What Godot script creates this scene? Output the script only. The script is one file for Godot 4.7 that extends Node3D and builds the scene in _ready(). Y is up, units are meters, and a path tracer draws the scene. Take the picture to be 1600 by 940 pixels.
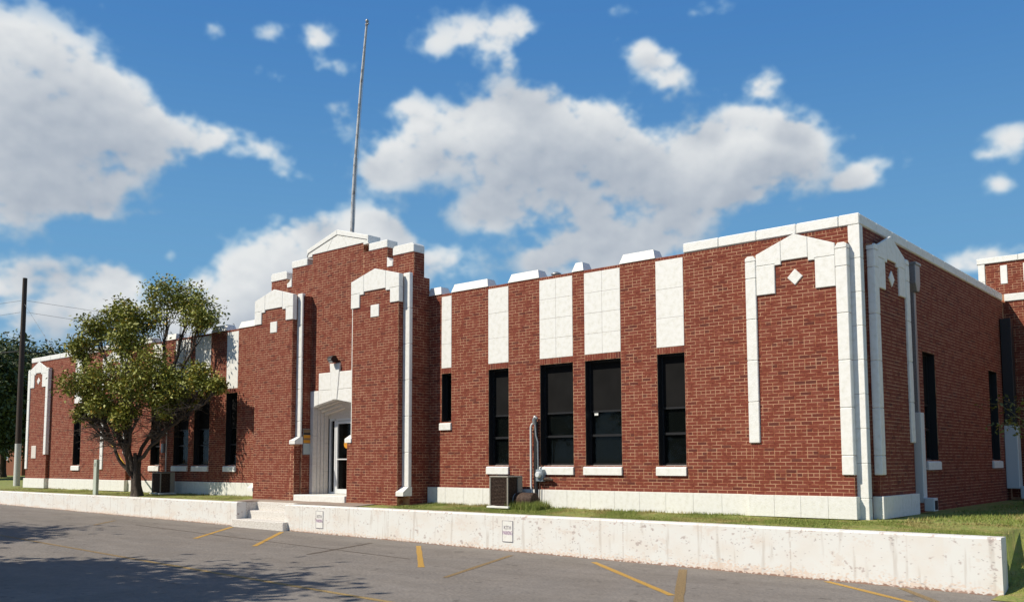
extends Node3D

const YO := 1.33            # the road at the camera is at height 0; heights below are measured from the top of the building's white base
const CH := 0.0685          # one brick course
const BM := 0.214           # one brick and its joint
const CX := -16.25          # middle of the entrance tower
const EYE := Vector3(4.072, 0.64, 16.592)
const XR := -1.756          # the corner of the building by the lawn
const XL := -30.70
const XE := -37.45          # far end of the long wing

var rng := RandomNumberGenerator.new()
var M := {}
var names := {}
var brick_mesh: ArrayMesh
var tones: Array[Color] = []
var tone_mats: Array = []
var walls: Array = []       # [part node, Array of [Transform3D, tone]]
var bld: Node3D

# ------------------------------------------------------------------ helpers
class MB:
	var st := SurfaceTool.new()
	var xf := Transform3D()
	var col := Color(1, 1, 1)
	func _init() -> void:
		st.begin(Mesh.PRIMITIVE_TRIANGLES)
		st.set_smooth_group(-1)
	func p(v: Vector3) -> void:
		st.set_color(col)
		st.add_vertex(xf * v)
	func tri(a: Vector3, b: Vector3, c: Vector3) -> void:
		p(a); p(c); p(b)
	func quad(a: Vector3, b: Vector3, c: Vector3, d: Vector3) -> void:
		tri(a, b, c); tri(a, c, d)
	func face(q: Array, mid: Vector3) -> void:
		var n: Vector3 = (q[1] - q[0]).cross(q[2] - q[0])
		var m := Vector3.ZERO
		for v in q: m += v
		if n.dot(m / q.size() - mid) < 0: q.reverse()
		for i in range(1, q.size() - 1): tri(q[0], q[i], q[i + 1])
	func box(lo: Vector3, hi: Vector3, c := 0.0) -> void:
		var mid := (lo + hi) / 2
		var pts := {}
		for sx in 2:
			for sy in 2:
				for sz in 2:
					var k := Vector3(hi.x if sx else lo.x, hi.y if sy else lo.y, hi.z if sz else lo.z)
					var s := Vector3(1 if sx else -1, 1 if sy else -1, 1 if sz else -1) * c
					pts[[sx, sy, sz, 0]] = k - Vector3(0, s.y, s.z)
					pts[[sx, sy, sz, 1]] = k - Vector3(s.x, 0, s.z)
					pts[[sx, sy, sz, 2]] = k - Vector3(s.x, s.y, 0)
		for s in 2:
			face([pts[[s, 0, 0, 0]], pts[[s, 1, 0, 0]], pts[[s, 1, 1, 0]], pts[[s, 0, 1, 0]]], mid)
			face([pts[[0, s, 0, 1]], pts[[1, s, 0, 1]], pts[[1, s, 1, 1]], pts[[0, s, 1, 1]]], mid)
			face([pts[[0, 0, s, 2]], pts[[1, 0, s, 2]], pts[[1, 1, s, 2]], pts[[0, 1, s, 2]]], mid)
		if c <= 0: return
		for a in 2:
			for b in 2:
				face([pts[[a, b, 0, 0]], pts[[a, b, 1, 0]], pts[[a, b, 1, 1]], pts[[a, b, 0, 1]]], mid)
				face([pts[[a, 0, b, 0]], pts[[a, 1, b, 0]], pts[[a, 1, b, 2]], pts[[a, 0, b, 2]]], mid)
				face([pts[[0, a, b, 1]], pts[[1, a, b, 1]], pts[[1, a, b, 2]], pts[[0, a, b, 2]]], mid)
				for d in 2:
					face([pts[[a, b, d, 0]], pts[[a, b, d, 1]], pts[[a, b, d, 2]]], mid)
	# a polygon in the xy plane, drawn out from z0 to z1, its front edge chamfered by c
	func prism(poly: PackedVector2Array, z0: float, z1: float, c := 0.0) -> void:
		var q := poly.duplicate()
		if Geometry2D.is_polygon_clockwise(q): q.reverse()
		var n := q.size()
		var inn := PackedVector2Array()
		for i in n:
			var e1 := (q[i] - q[(i + n - 1) % n]).normalized()
			var e2 := (q[(i + 1) % n] - q[i]).normalized()
			var n1 := Vector2(e1.y, -e1.x)
			var n2 := Vector2(e2.y, -e2.x)
			inn.append(q[i] - (n1 + n2) / maxf(0.2, 1.0 + n1.dot(n2)) * c)
		var t := Geometry2D.triangulate_polygon(inn)
		for i in range(0, t.size(), 3):
			var a := inn[t[i]]; var b := inn[t[i + 1]]; var d := inn[t[i + 2]]
			if (b - a).cross(d - a) < 0:
				var s := b; b = d; d = s
			tri(Vector3(a.x, a.y, z1), Vector3(b.x, b.y, z1), Vector3(d.x, d.y, z1))
		var tb := Geometry2D.triangulate_polygon(q)
		for i in range(0, tb.size(), 3):
			var a := q[tb[i]]; var b := q[tb[i + 1]]; var d := q[tb[i + 2]]
			if (b - a).cross(d - a) > 0:
				var s := b; b = d; d = s
			tri(Vector3(a.x, a.y, z0), Vector3(b.x, b.y, z0), Vector3(d.x, d.y, z0))
		for i in n:
			var j := (i + 1) % n
			quad(Vector3(q[i].x, q[i].y, z0), Vector3(q[j].x, q[j].y, z0), Vector3(q[j].x, q[j].y, z1 - c), Vector3(q[i].x, q[i].y, z1 - c))
			if c > 0:
				quad(Vector3(q[i].x, q[i].y, z1 - c), Vector3(q[j].x, q[j].y, z1 - c), Vector3(inn[j].x, inn[j].y, z1), Vector3(inn[i].x, inn[i].y, z1))
	func tube(pts: Array, radii: Array, n := 8, smooth := true, cap := true) -> void:
		st.set_smooth_group(0 if smooth else -1)
		var rings := []
		var side := Vector3.ZERO
		for i in pts.size():
			var d: Vector3 = (pts[mini(i + 1, pts.size() - 1)] - pts[maxi(i - 1, 0)]).normalized()
			if side == Vector3.ZERO: side = d.cross(Vector3.UP if absf(d.y) < 0.9 else Vector3.RIGHT).normalized()
			side = (side - d * side.dot(d)).normalized()
			var up := side.cross(d)
			var ring := []
			for k in n:
				var a := TAU * k / n
				ring.append(pts[i] + (side * cos(a) + up * sin(a)) * radii[i])
			rings.append(ring)
		for i in pts.size() - 1:
			for k in n:
				var l := (k + 1) % n
				quad(rings[i][k], rings[i + 1][k], rings[i + 1][l], rings[i][l])
		if cap:
			st.set_smooth_group(-1)
			for k in range(1, n - 1):
				tri(rings[0][0], rings[0][k], rings[0][k + 1])
				tri(rings[-1][0], rings[-1][k + 1], rings[-1][k])
		st.set_smooth_group(-1)
	func leaf(at: Vector3, dir: Vector3, nrm: Vector3, l: float, w: float) -> void:
		var s := dir.cross(nrm).normalized() * w
		var m := at + dir * l * 0.5 - nrm * w * 0.3
		tri(at, m + s + nrm * w * 0.3, at + dir * l)
		tri(at, at + dir * l, m - s + nrm * w * 0.3)
	func done() -> ArrayMesh:
		st.generate_normals()
		return st.commit()

func numbered(n: String) -> String:
	if not names.has(n):
		names[n] = 0
		return n
	names[n] += 1
	return "%s_%03d" % [n, names[n]]

func thing(called: String, label: String, category: String, at := Vector3.ZERO, group := "", turn := 0.0) -> Node3D:
	var o := Node3D.new()
	o.name = numbered(called)
	add_child(o)
	o.position = at + Vector3(0, YO, 0)
	o.rotation.y = turn
	o.set_meta("label", label)
	o.set_meta("category", category)
	if group: o.set_meta("group", group)
	return o

func part(called: String, mb: MB, m: Material, parent: Node3D, at := Vector3.ZERO) -> MeshInstance3D:
	var o := MeshInstance3D.new()
	o.name = called
	o.mesh = mb.done()
	o.material_override = m
	parent.add_child(o, true)
	o.position = at
	return o

func setting(called: String, mesh: Mesh, m: Material) -> MeshInstance3D:
	var o := MeshInstance3D.new()
	o.name = called
	o.mesh = mesh
	o.material_override = m
	add_child(o)
	o.position.y = YO
	o.set_meta("kind", "structure")
	return o

func group_part(called: String, parent: Node3D) -> Node3D:
	var o := Node3D.new()
	o.name = called
	parent.add_child(o, true)
	return o

func lin(r: float, g: float, b: float) -> Color:
	return Color(r, g, b).linear_to_srgb()

func noise(freq: float, oct := 4, sd := 1, type := FastNoiseLite.TYPE_SIMPLEX_SMOOTH) -> FastNoiseLite:
	var n := FastNoiseLite.new()
	n.noise_type = type
	n.frequency = freq
	n.seed = sd
	n.fractal_octaves = oct
	return n

func ntex(freq: float, cols: Array, offs: Array, sd := 1, size := 512, oct := 4, nmap := false, bump := 4.0, type := FastNoiseLite.TYPE_SIMPLEX_SMOOTH) -> NoiseTexture2D:
	var t := NoiseTexture2D.new()
	t.width = size
	t.height = size
	t.seamless = true
	t.noise = noise(freq, oct, sd, type)
	if nmap:
		t.as_normal_map = true
		t.bump_strength = bump
	else:
		var g := Gradient.new()
		g.colors = PackedColorArray(cols)
		g.offsets = PackedFloat32Array(offs)
		t.color_ramp = g
	return t

func mat(c: Color, rough := 0.8, metal := 0.0) -> StandardMaterial3D:
	var m := StandardMaterial3D.new()
	m.albedo_color = c
	m.roughness = rough
	m.metallic = metal
	return m

func tri_tex(m: StandardMaterial3D, albedo: Texture2D, sc: float, nrm: Texture2D = null, ns := 1.0) -> StandardMaterial3D:
	m.albedo_texture = albedo
	m.uv1_triplanar = true
	m.uv1_world_triplanar = true
	m.uv1_scale = Vector3.ONE * sc
	if nrm:
		m.normal_enabled = true
		m.normal_texture = nrm
		m.normal_scale = ns
	return m

func g(v: float) -> Color:
	return Color(v, v, v)

func materials() -> void:
	var fine := ntex(0.06, [g(0.72), g(0.9), g(1.0)], [0.0, 0.45, 1.0], 3, 512, 5)
	var fine_n := ntex(0.09, [], [], 4, 512, 5, true, 3.0)
	var blot := ntex(0.012, [Color(0.935, 0.93, 0.91), Color(0.982, 0.98, 0.972), g(1.0)], [0.0, 0.35, 0.7], 7, 1024, 6)
	M.mortar = tri_tex(mat(lin(0.445, 0.250, 0.152), 0.95), ntex(0.007, [Color(0.58, 0.36, 0.31), Color(0.86, 0.72, 0.66), Color(0.97, 0.94, 0.92), g(1.0)], [0.05, 0.34, 0.5, 0.85], 9, 1024, 6), 0.5, fine_n, 0.5)
	M.brick = tri_tex(mat(g(1.0), 0.9), fine, 2.3, fine_n, 0.6)
	M.brick.vertex_color_use_as_albedo = true
	for i in 12:
		var k := i / 11.0
		var c := Color(0.182, 0.0310, 0.0155).lerp(Color(0.235, 0.046, 0.0240), k)
		if i < 3: c = Color(0.135, 0.026, 0.016).lerp(Color(0.160, 0.028, 0.016), i / 2.0)
		if i == 3: c = Color(0.155, 0.036, 0.023)
		if i == 11: c = Color(0.245, 0.058, 0.034)
		tones.append(c)
		var m := tri_tex(mat(c.linear_to_srgb(), 0.9), fine, 2.3, fine_n, 0.6)
		tone_mats.append(m)
	M.white = tri_tex(mat(lin(0.785, 0.778, 0.745), 0.55), blot, 0.55, fine_n, 0.18)
	M.limewash = tri_tex(mat(lin(0.765, 0.755, 0.715), 0.7), blot, 0.7, fine_n, 0.35)
	M.step = tri_tex(mat(lin(0.69, 0.675, 0.64), 0.85), ntex(0.03, [Color(0.62, 0.55, 0.50), Color(0.93, 0.91, 0.89), g(1.0)], [0.12, 0.36, 0.7], 19, 1024, 6), 0.8, fine_n, 0.4)
	M.stone = tri_tex(mat(lin(0.66, 0.60, 0.54), 0.7), blot, 0.8, fine_n, 0.3)
	M.black_frame = mat(lin(0.012, 0.012, 0.014), 0.45)
	M.dark_panel = tri_tex(mat(lin(0.014, 0.0135, 0.0135), 0.7), ntex(0.01, [g(0.88), g(1.0)], [0.2, 0.8], 21, 256, 3), 0.5)
	M.dark_panel.metallic_specular = 0.15
	M.sheet = mat(lin(0.006, 0.008, 0.0075), 0.2)
	M.sheet.metallic_specular = 0.28
	M.sheet.uv1_triplanar = true
	M.sheet.uv1_world_triplanar = true
	M.sheet.uv1_scale = Vector3.ONE * 0.8
	M.sheet.normal_enabled = true
	M.sheet.normal_texture = ntex(0.005, [], [], 31, 512, 1, true, 9.0)
	M.sheet.normal_scale = 0.9
	M.glass = mat(Color(0.03, 0.04, 0.04, 0.30), 0.04)
	M.glass.metallic_specular = 0.3
	M.glass.transparency = BaseMaterial3D.TRANSPARENCY_ALPHA
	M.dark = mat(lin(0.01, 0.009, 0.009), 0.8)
	M.paper = mat(lin(0.75, 0.75, 0.72), 0.8)
	M.aluminium = mat(lin(0.72, 0.73, 0.73), 0.4, 0.15)
	M.metal_grey = tri_tex(mat(lin(0.36, 0.37, 0.38), 0.45, 0.5), fine, 1.0)
	M.pipe_white = mat(lin(0.62, 0.63, 0.62), 0.5)
	M.pipe_black = mat(lin(0.02, 0.02, 0.022), 0.5)
	M.meter = tri_tex(mat(lin(0.33, 0.38, 0.42), 0.45, 0.3), fine, 2.0)
	M.rust = tri_tex(mat(lin(0.10, 0.065, 0.045), 0.8), ntex(0.03, [Color(0.55, 0.42, 0.35), g(1.0)], [0.2, 0.8], 14, 512, 5), 1.2)
	M.ac_case = tri_tex(mat(lin(0.30, 0.275, 0.235), 0.7), blot, 1.1)
	M.asphalt = mat(lin(0.288, 0.262, 0.238), 0.93)
	M.asphalt.metallic_specular = 0.25
	M.asphalt.albedo_texture = asphalt_image()
	M.asphalt.uv1_scale = Vector3(1, 1, 1)
	M.asphalt.detail_enabled = true
	M.asphalt.detail_blend_mode = BaseMaterial3D.BLEND_MODE_MUL
	M.asphalt.detail_uv_layer = BaseMaterial3D.DETAIL_UV_2
	M.asphalt.detail_albedo = ntex(0.22, [g(0.84), g(0.94), g(1.0)], [0.15, 0.45, 0.85], 41, 1024, 3)
	M.asphalt.normal_enabled = true
	M.asphalt.normal_texture = ntex(0.2, [], [], 42, 512, 3, true, 5.0)
	M.asphalt.normal_scale = 0.15
	M.yellow = tri_tex(mat(lin(0.52, 0.30, 0.055), 0.8), ntex(0.05, [Color(0.62, 0.6, 0.62), g(0.92), g(1.0)], [0.1, 0.45, 0.8], 44, 512, 5), 1.3)
	M.yellow_old = tri_tex(mat(lin(0.30, 0.20, 0.085), 0.85), ntex(0.05, [Color(0.62, 0.62, 0.66), g(0.9), g(1.0)], [0.2, 0.5, 0.85], 45, 512, 5), 1.1)
	M.yellow_worn = tri_tex(mat(lin(0.40, 0.27, 0.10), 0.85), M.yellow_old.albedo_texture, 1.4)
	M.tar = mat(lin(0.10, 0.078, 0.058), 0.75)
	M.lawn = tri_tex(mat(g(1.0), 0.95), ntex(0.011, [lin(0.34, 0.24, 0.11), lin(0.235, 0.235, 0.06), lin(0.18, 0.215, 0.042), lin(0.215, 0.245, 0.055), lin(0.27, 0.235, 0.085)], [0.0, 0.36, 0.52, 0.68, 0.95], 51, 1024, 6), 0.22, fine_n, 1.0)
	M.blade = mat(g(1.0), 0.7)
	M.blade.vertex_color_use_as_albedo = true
	M.blade.backlight = lin(0.10, 0.12, 0.02)
	M.path = tri_tex(mat(lin(0.30, 0.235, 0.19), 0.95), blot, 0.9, fine_n, 0.6)
	M.bark = tri_tex(mat(lin(0.105, 0.080, 0.062), 0.95), ntex(0.035, [g(0.5), g(0.9), g(1.0)], [0.2, 0.5, 0.8], 61, 512, 5), 1.6, ntex(0.04, [], [], 62, 512, 5, true, 12.0), 1.0)
	M.leaf = mat(g(1.0), 0.6)
	M.leaf.vertex_color_use_as_albedo = true
	M.leaf.backlight = lin(0.16, 0.17, 0.03)
	M.pole_wood = tri_tex(mat(lin(0.085, 0.060, 0.045), 0.9), ntex(0.05, [g(0.6), g(1.0)], [0.2, 0.8], 64, 512, 4), 1.0)
	M.pole_paint = tri_tex(mat(lin(0.62, 0.62, 0.58), 0.8), blot, 1.0)
	M.wire = mat(lin(0.02, 0.02, 0.02), 0.6)
	M.steel_wire = mat(lin(0.25, 0.25, 0.25), 0.5, 0.6)
	M.guard = mat(lin(0.72, 0.42, 0.02), 0.6)
	M.pale_green = tri_tex(mat(lin(0.45, 0.50, 0.42), 0.7), blot, 1.5)
	M.flagpole = tri_tex(mat(lin(0.52, 0.52, 0.52), 0.5, 0.1), ntex(0.02, [Color(0.62, 0.58, 0.55), g(0.93), g(1.0)], [0.2, 0.4, 0.8], 71, 256, 4), 0.6)
	M.roof = tri_tex(mat(lin(0.16, 0.155, 0.15), 0.95), blot, 0.4)
	M.house_brick = tri_tex(mat(lin(0.24, 0.085, 0.042), 0.9), fine, 1.0)
	M.house_white = mat(lin(0.62, 0.62, 0.6), 0.7)
	M.shingle = tri_tex(mat(lin(0.11, 0.105, 0.10), 0.9), fine, 0.7)
	M.bronze = mat(lin(0.02, 0.018, 0.017), 0.45)
	M.lens = mat(lin(0.6, 0.6, 0.57), 0.15)
	M.orange = mat(lin(0.62, 0.27, 0.02), 0.6)
	M.tan = mat(lin(0.24, 0.15, 0.075), 0.7)
	M.notice = mat(lin(0.38, 0.43, 0.42), 0.6)
	M.ink = mat(lin(0.16, 0.13, 0.17), 0.85)
	M.purple = mat(lin(0.30, 0.12, 0.30), 0.85)
	M.wall_paint = mat(g(1.0), 0.8)
	M.wall_paint.albedo_texture = wall_image()

# ------------------------------------------------------------------ computed surfaces
# weathered limewash on the retaining wall: chips, cracks and the reddish soil splashed on its foot
func wall_image() -> ImageTexture:
	var w := 2048
	var h := 160
	var im := Image.create(w, h, false, Image.FORMAT_RGB8)
	var chip := noise(0.075, 5, 5)
	var speck := noise(0.16, 3, 25)
	var big := noise(0.012, 4, 6)
	var soil := noise(0.13, 5, 8)
	var warm := noise(0.010, 5, 12)
	var streak := noise(0.06, 4, 33)
	for i in w:
		var x := i * 37.0 / w * 100.0                # centimetres
		var joint := absf(fposmod(x + 4.0 * big.get_noise_1d(x), 330.0) - 160.0) < 0.9
		for j in h:
			var y := j * 86.0 / h
			var up := 86.0 - y
			var c := Color(0.862, 0.857, 0.838)
			c = c.lerp(Color(0.845, 0.815, 0.775), clampf(warm.get_noise_2d(x, y * 1.5) * 0.9 + 0.15, 0, 0.6))
			c = c.lerp(Color(0.70, 0.66, 0.62), clampf(streak.get_noise_2d(x * 1.0, y * 0.10) * 1.5 - 0.42, 0, 0.4))
			var s := soil.get_noise_2d(x, y * 1.3)
			if s * 5.0 + 2.6 > up: c = c.lerp(Color(0.52, 0.37, 0.30), 0.8)
			elif s * 20.0 + 9.0 + 14.0 * warm.get_noise_2d(x * 0.6, 0) > up: c = c.lerp(Color(0.84, 0.74, 0.66), 0.6)
			var peel := warm.get_noise_2d(x * 1.6 + 3000, y * 2.2) + 0.35 * soil.get_noise_2d(x, y)
			if peel > 0.42: c = c.lerp(Color(0.80, 0.72, 0.66), 0.26)
			var k := chip.get_noise_2d(x, y) + 0.55 * big.get_noise_2d(x, y * 2.0)
			if k > 0.60: c = c.lerp(Color(0.62, 0.56, 0.54), 0.6)
			elif k > 0.50: c = c.lerp(Color(0.82, 0.78, 0.75), 0.45)
			if speck.get_noise_2d(x * 0.8, y * 0.8) + 0.3 * big.get_noise_2d(x, y) > 0.60: c = c.lerp(Color(0.55, 0.51, 0.50), 0.55)
			if chip.get_noise_2d(x * 0.7 + 900, y * 1.6) + 0.4 * big.get_noise_2d(x + 500, 0) > 0.46 and up > 75.0: c = c.lerp(Color(0.66, 0.56, 0.53), 0.55)
			if joint and chip.get_noise_2d(x * 0.2, y * 1.5) > -0.3: c = c.lerp(Color(0.66, 0.60, 0.56), 0.45)
			im.set_pixel(i, j, c)
	return ImageTexture.create_from_image(im)

# asphalt: paler wheel tracks, patches, hairline cracks
func asphalt_image() -> ImageTexture:
	var n := 1024
	var im := Image.create(n, n, false, Image.FORMAT_RGB8)
	var a := noise(0.006, 5, 15)
	var b := noise(0.03, 4, 16)
	var c := noise(0.012, 3, 17)
	for y in n:
		for x in n:
			var v := 0.92 + 0.06 * a.get_noise_2d(x * 0.6, y * 1.6) + 0.04 * b.get_noise_2d(x, y)
			var t := 0.5 + 0.5 * a.get_noise_2d(x + 400, y)
			var col := Color(v, v * (0.985 + 0.012 * t), v * (0.965 + 0.03 * t))
			if absf(c.get_noise_2d(x * 1.2, y * 1.2)) < 0.0035: col = col * 0.72
			var oil := b.get_noise_2d(x * 0.45 + 700, y * 0.45)
			if oil > 0.5: col = col.lerp(Color(0.62, 0.61, 0.60), minf((oil - 0.5) * 6.0, 0.4))
			im.set_pixel(x, y, col)
	return ImageTexture.create_from_image(im)

func sky_image() -> ImageTexture:
	var W := 4096
	var H := 2048
	var im := Image.create(W, H, false, Image.FORMAT_RGB8)
	var blobs := PackedFloat32Array([69.78,21.02,3.91,3.48,1.00, 67.15,20.16,3.74,2.95,1.00, 69.31,17.47,4.60,2.97,1.00, 64.41,19.20,3.53,2.38,1.00, 66.33,16.17,3.76,2.06,0.90, 61.21,18.55,2.93,1.41,0.85, 69.50,14.38,2.23,2.03,0.80, 58.66,18.99,2.25,0.89,0.70, 55.62,18.36,1.54,1.09,0.45, 54.25,17.17,0.97,0.81,0.60, 65.27,14.54,1.36,0.88,0.60, 68.05,10.02,3.61,1.58,0.75, 64.78,10.28,2.40,1.26,0.80, 69.26,8.51,3.86,2.09,0.60, 61.62,8.28,5.82,2.22,0.50, 61.19,12.02,0.50,0.52,0.50, 56.60,11.19,2.27,1.89,1.00, 54.36,12.83,2.32,2.08,1.00, 51.66,13.33,2.76,2.10,1.00, 48.90,13.82,2.20,2.11,1.00, 55.42,8.56,3.44,2.68,1.00, 58.77,9.18,2.21,2.26,0.70, 47.68,11.91,2.00,1.95,0.80, 46.93,18.84,3.05,1.86,0.90, 43.27,19.86,3.70,2.03,1.00, 40.39,20.80,3.49,2.38,1.00, 37.10,20.76,3.27,2.19,1.00, 34.26,19.19,3.22,2.22,1.00, 32.26,17.61,2.39,1.68,0.90, 37.94,17.78,4.47,1.88,0.90, 41.22,15.89,3.26,1.53,0.70, 35.52,15.82,3.22,1.53,0.65, 46.95,21.43,1.63,1.09,0.60, 51.37,20.85,1.60,1.16,0.55, 48.54,17.65,1.81,1.05,0.70, 27.88,18.48,3.09,2.37,1.00, 24.77,19.15,2.82,1.97,1.00, 22.54,18.04,2.02,1.97,0.90, 26.76,16.55,4.16,1.67,0.85, 29.89,16.36,2.35,1.50,0.80, 24.68,22.18,1.33,0.98,0.70, 25.88,20.52,1.15,0.72,0.40, 36.35,13.12,3.42,1.75,1.00, 33.13,13.04,3.57,1.74,0.90, 29.93,14.46,2.34,1.52,0.60, 38.79,12.37,1.22,0.86,0.70, 44.47,12.36,2.43,1.37,0.60, 42.04,15.11,2.45,0.97,0.50, 53.03,24.98,1.51,1.20,0.60, 51.82,23.51,1.60,0.63,0.55, 55.78,25.24,0.97,0.61,0.40, 59.20,25.02,0.94,0.67,0.45, 42.86,25.83,3.11,1.31,0.65, 39.96,26.19,1.66,1.04,0.55, 40.79,24.26,1.66,1.24,0.45, 45.34,25.07,1.24,0.87,0.40, 30.95,23.76,2.20,1.33,0.65, 32.14,24.72,1.21,0.63,0.45, 30.17,22.64,1.20,0.89,0.50, 28.28,26.51,2.36,0.67,0.50, 33.74,26.88,1.02,0.51,0.35, 18.94,16.65,1.75,1.00,0.70, 20.03,16.16,1.00,0.54,0.50, 11.18,17.43,1.24,0.93,0.70, 12.49,16.79,0.95,0.41,0.40, 11.92,15.07,0.78,0.61,0.60, 13.71,11.02,1.28,0.78,0.70, 12.10,11.21,1.55,0.76,0.60, 19.47,11.90,1.05,0.55,0.30, 33.42,21.01,1.62,1.09,0.50, 54.95,22.73,1.17,0.63,0.30])
	var r := RandomNumberGenerator.new()
	r.seed = 77
	for k in 64:                                     # the same kind of sky all round, clouds added for a whiter ambient light
		var az := r.randf_range(-180, 180)
		var el := r.randf_range(3, 62)
		if az > 4 and az < 77 and el < 33: continue
		var s := r.randf_range(2.0, 4.2)
		for j in r.randi_range(4, 8):
			blobs.append_array(PackedFloat32Array([az + r.randf_range(-1.6, 1.6) * s / cos(deg_to_rad(el)), el + r.randf_range(-0.5, 0.7) * s, s * r.randf_range(0.7, 1.2) / cos(deg_to_rad(el)), s * r.randf_range(0.45, 0.8), r.randf_range(0.6, 1.0)]))
	var RH := 1040
	var cov := PackedFloat32Array()
	cov.resize(W * RH)
	var ppd := W / 360.0
	for i in range(0, blobs.size(), 5):
		var x0 := (360.0 - blobs[i]) * ppd
		var y0 := (90.0 - blobs[i + 1]) * ppd
		var rx := blobs[i + 2] * ppd * 0.98
		var ry := blobs[i + 3] * ppd * 0.98
		for y in range(maxi(0, int(y0 - 2 * ry)), mini(RH, int(y0 + 2 * ry) + 1)):
			var dy := (y - y0) / ry
			for x in range(int(x0 - 2 * rx), int(x0 + 2 * rx) + 1):
				var dx := (x - x0) / rx
				var q := dx * dx + dy * dy
				if q < 4.0:
					var at := y * W + posmod(x, W)
					var gq := 1.0 - q * 0.25
					cov[at] = 1.0 - (1.0 - cov[at]) * (1.0 - minf(1.0, blobs[i + 4] * 0.72 + 0.28) * gq * gq * gq)
	var rows := PackedColorArray()
	for y in H:
		var el := 90.0 - (y + 0.5) / ppd
		var t := clampf(el / 30.0, 0, 1)
		var c := Color(0.58, 0.71, 0.81).lerp(Color(0.43, 0.635, 0.795), smoothstep(0.0, 0.36, t)).lerp(Color(0.275, 0.49, 0.73), smoothstep(0.25, 1.0, t))
		c = c.lerp(Color(0.16, 0.36, 0.60), smoothstep(30.0, 80.0, el))
		if el < 0: c = Color(0.46, 0.46, 0.43)
		rows.append(c)
		im.fill_rect(Rect2i(0, y, W, 1), c)
	var n1 := noise(2.2, 6, 91)
	var n2 := noise(9.0, 5, 92)
	var dens := PackedFloat32Array()
	dens.resize(W * RH)
	for y in RH:
		var e := deg_to_rad(90.0 - (y + 0.5) / ppd)
		var ce := cos(e) * 4.0
		var se := sin(e) * 5.5
		for x in W:
			var a := y * W + x
			var cv := cov[a]
			if cv < 0.03: continue
			var th := x * TAU / W
			var px := ce * cos(th)
			var pz := ce * sin(th)
			var d := cv * 1.12 - 0.50 + 0.62 * n1.get_noise_3d(px, se, pz)
			if d > -0.4: d += 0.42 * n2.get_noise_3d(px, se, pz)
			dens[a] = maxf(d + 0.22, 0.0)
	for y in RH:
		for x in W:
			var a := y * W + x
			var d := dens[a]
			if d <= 0.0: continue
			var cv := cov[a]
			var al := smoothstep(0.02, 0.62, d) * lerpf(0.60, 1.0, smoothstep(0.30, 0.75, cv))
			var up := cov[maxi(y - 34, 0) * W + posmod(x - 20, W)]
			var up2 := dens[maxi(y - 7, 0) * W + posmod(x - 4, W)]
			var lit := clampf(0.80 + (cv - up) * 0.55 + (d - up2) * 0.22 - smoothstep(0.45, 1.0, cv) * 0.42, 0.0, 1.0)
			var cl := Color(0.57, 0.615, 0.68).lerp(Color(0.895, 0.90, 0.90), lit)
			im.set_pixel(x, y, rows[y].lerp(cl, al * 0.97))
	return ImageTexture.create_from_image(im)

# ------------------------------------------------------------------ brickwork
func make_brick_mesh() -> ArrayMesh:
	var mb := MB.new()
	var cx := 0.022
	var cy := 0.07
	var f := [Vector3(-0.5 + cx, -0.5 + cy, 0), Vector3(0.5 - cx, -0.5 + cy, 0), Vector3(0.5 - cx, 0.5 - cy, 0), Vector3(-0.5 + cx, 0.5 - cy, 0)]
	var e := [Vector3(-0.5, -0.5, -0.15), Vector3(0.5, -0.5, -0.15), Vector3(0.5, 0.5, -0.15), Vector3(-0.5, 0.5, -0.15)]
	var b := [Vector3(-0.5, -0.5, -1), Vector3(0.5, -0.5, -1), Vector3(0.5, 0.5, -1), Vector3(-0.5, 0.5, -1)]
	mb.quad(f[0], f[1], f[2], f[3])
	for i in 4:
		var j := (i + 1) % 4
		mb.quad(e[i], e[j], f[j], f[i])
		mb.quad(b[i], b[j], e[j], e[i])
	return mb.done()

func one_brick(acc: Array, xf: Transform3D, u: float, v: float, l: float, h: float) -> void:
	var t := rng.randi_range(4, 11)
	var k := rng.randf()
	if k < 0.11: t = rng.randi_range(0, 3)
	elif k > 0.95: t = 11
	var proud := 0.0035 + rng.randf_range(-0.0014, 0.0014)
	var b := xf.basis * Basis(Vector3(0, 0, 1), rng.randf_range(-0.004, 0.004)).scaled(Vector3.ONE)
	b = b * Basis.from_scale(Vector3(l, h, 0.024))
	acc.append([Transform3D(b, xf * Vector3(u, v, proud)), t])

# bricks over u0..u1 and courses c0..c1 of the plane xf, leaving out the holes [u0, v0, u1, v1]
func lay(acc: Array, xf: Transform3D, u0: float, u1: float, c0: int, c1: int, holes := [], rowlock_top := false) -> void:
	for c in range(c0, c1):
		var vm := (c + 0.5) * CH
		var spans := [[u0, u1]]
		for hh in holes:
			if vm > hh[1] and vm < hh[3]:
				var nx := []
				for s in spans:
					if hh[2] <= s[0] or hh[0] >= s[1]: nx.append(s)
					else:
						if hh[0] > s[0]: nx.append([s[0], hh[0]])
						if hh[2] < s[1]: nx.append([hh[2], s[1]])
				spans = nx
		var head := posmod(c, 6) == 5
		var mod := BM / 2 if head else BM
		var rl := rowlock_top and c == c1 - 1
		if rl: mod = CH
		var sh := 0.0 if posmod(c, 2) == 0 else BM / 2
		for s in spans:
			var k := floori((s[0] - sh) / mod)
			while k * mod + sh < s[1] - 0.002:
				var a := maxf(k * mod + sh, s[0]) + 0.0065
				var b := minf((k + 1) * mod + sh, s[1]) - 0.0065
				if b - a > 0.02:
					one_brick(acc, xf, (a + b) / 2, vm + rng.randf_range(-0.0012, 0.0012), b - a + rng.randf_range(-0.002, 0.002), CH - 0.0125)
				k += 1

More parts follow.
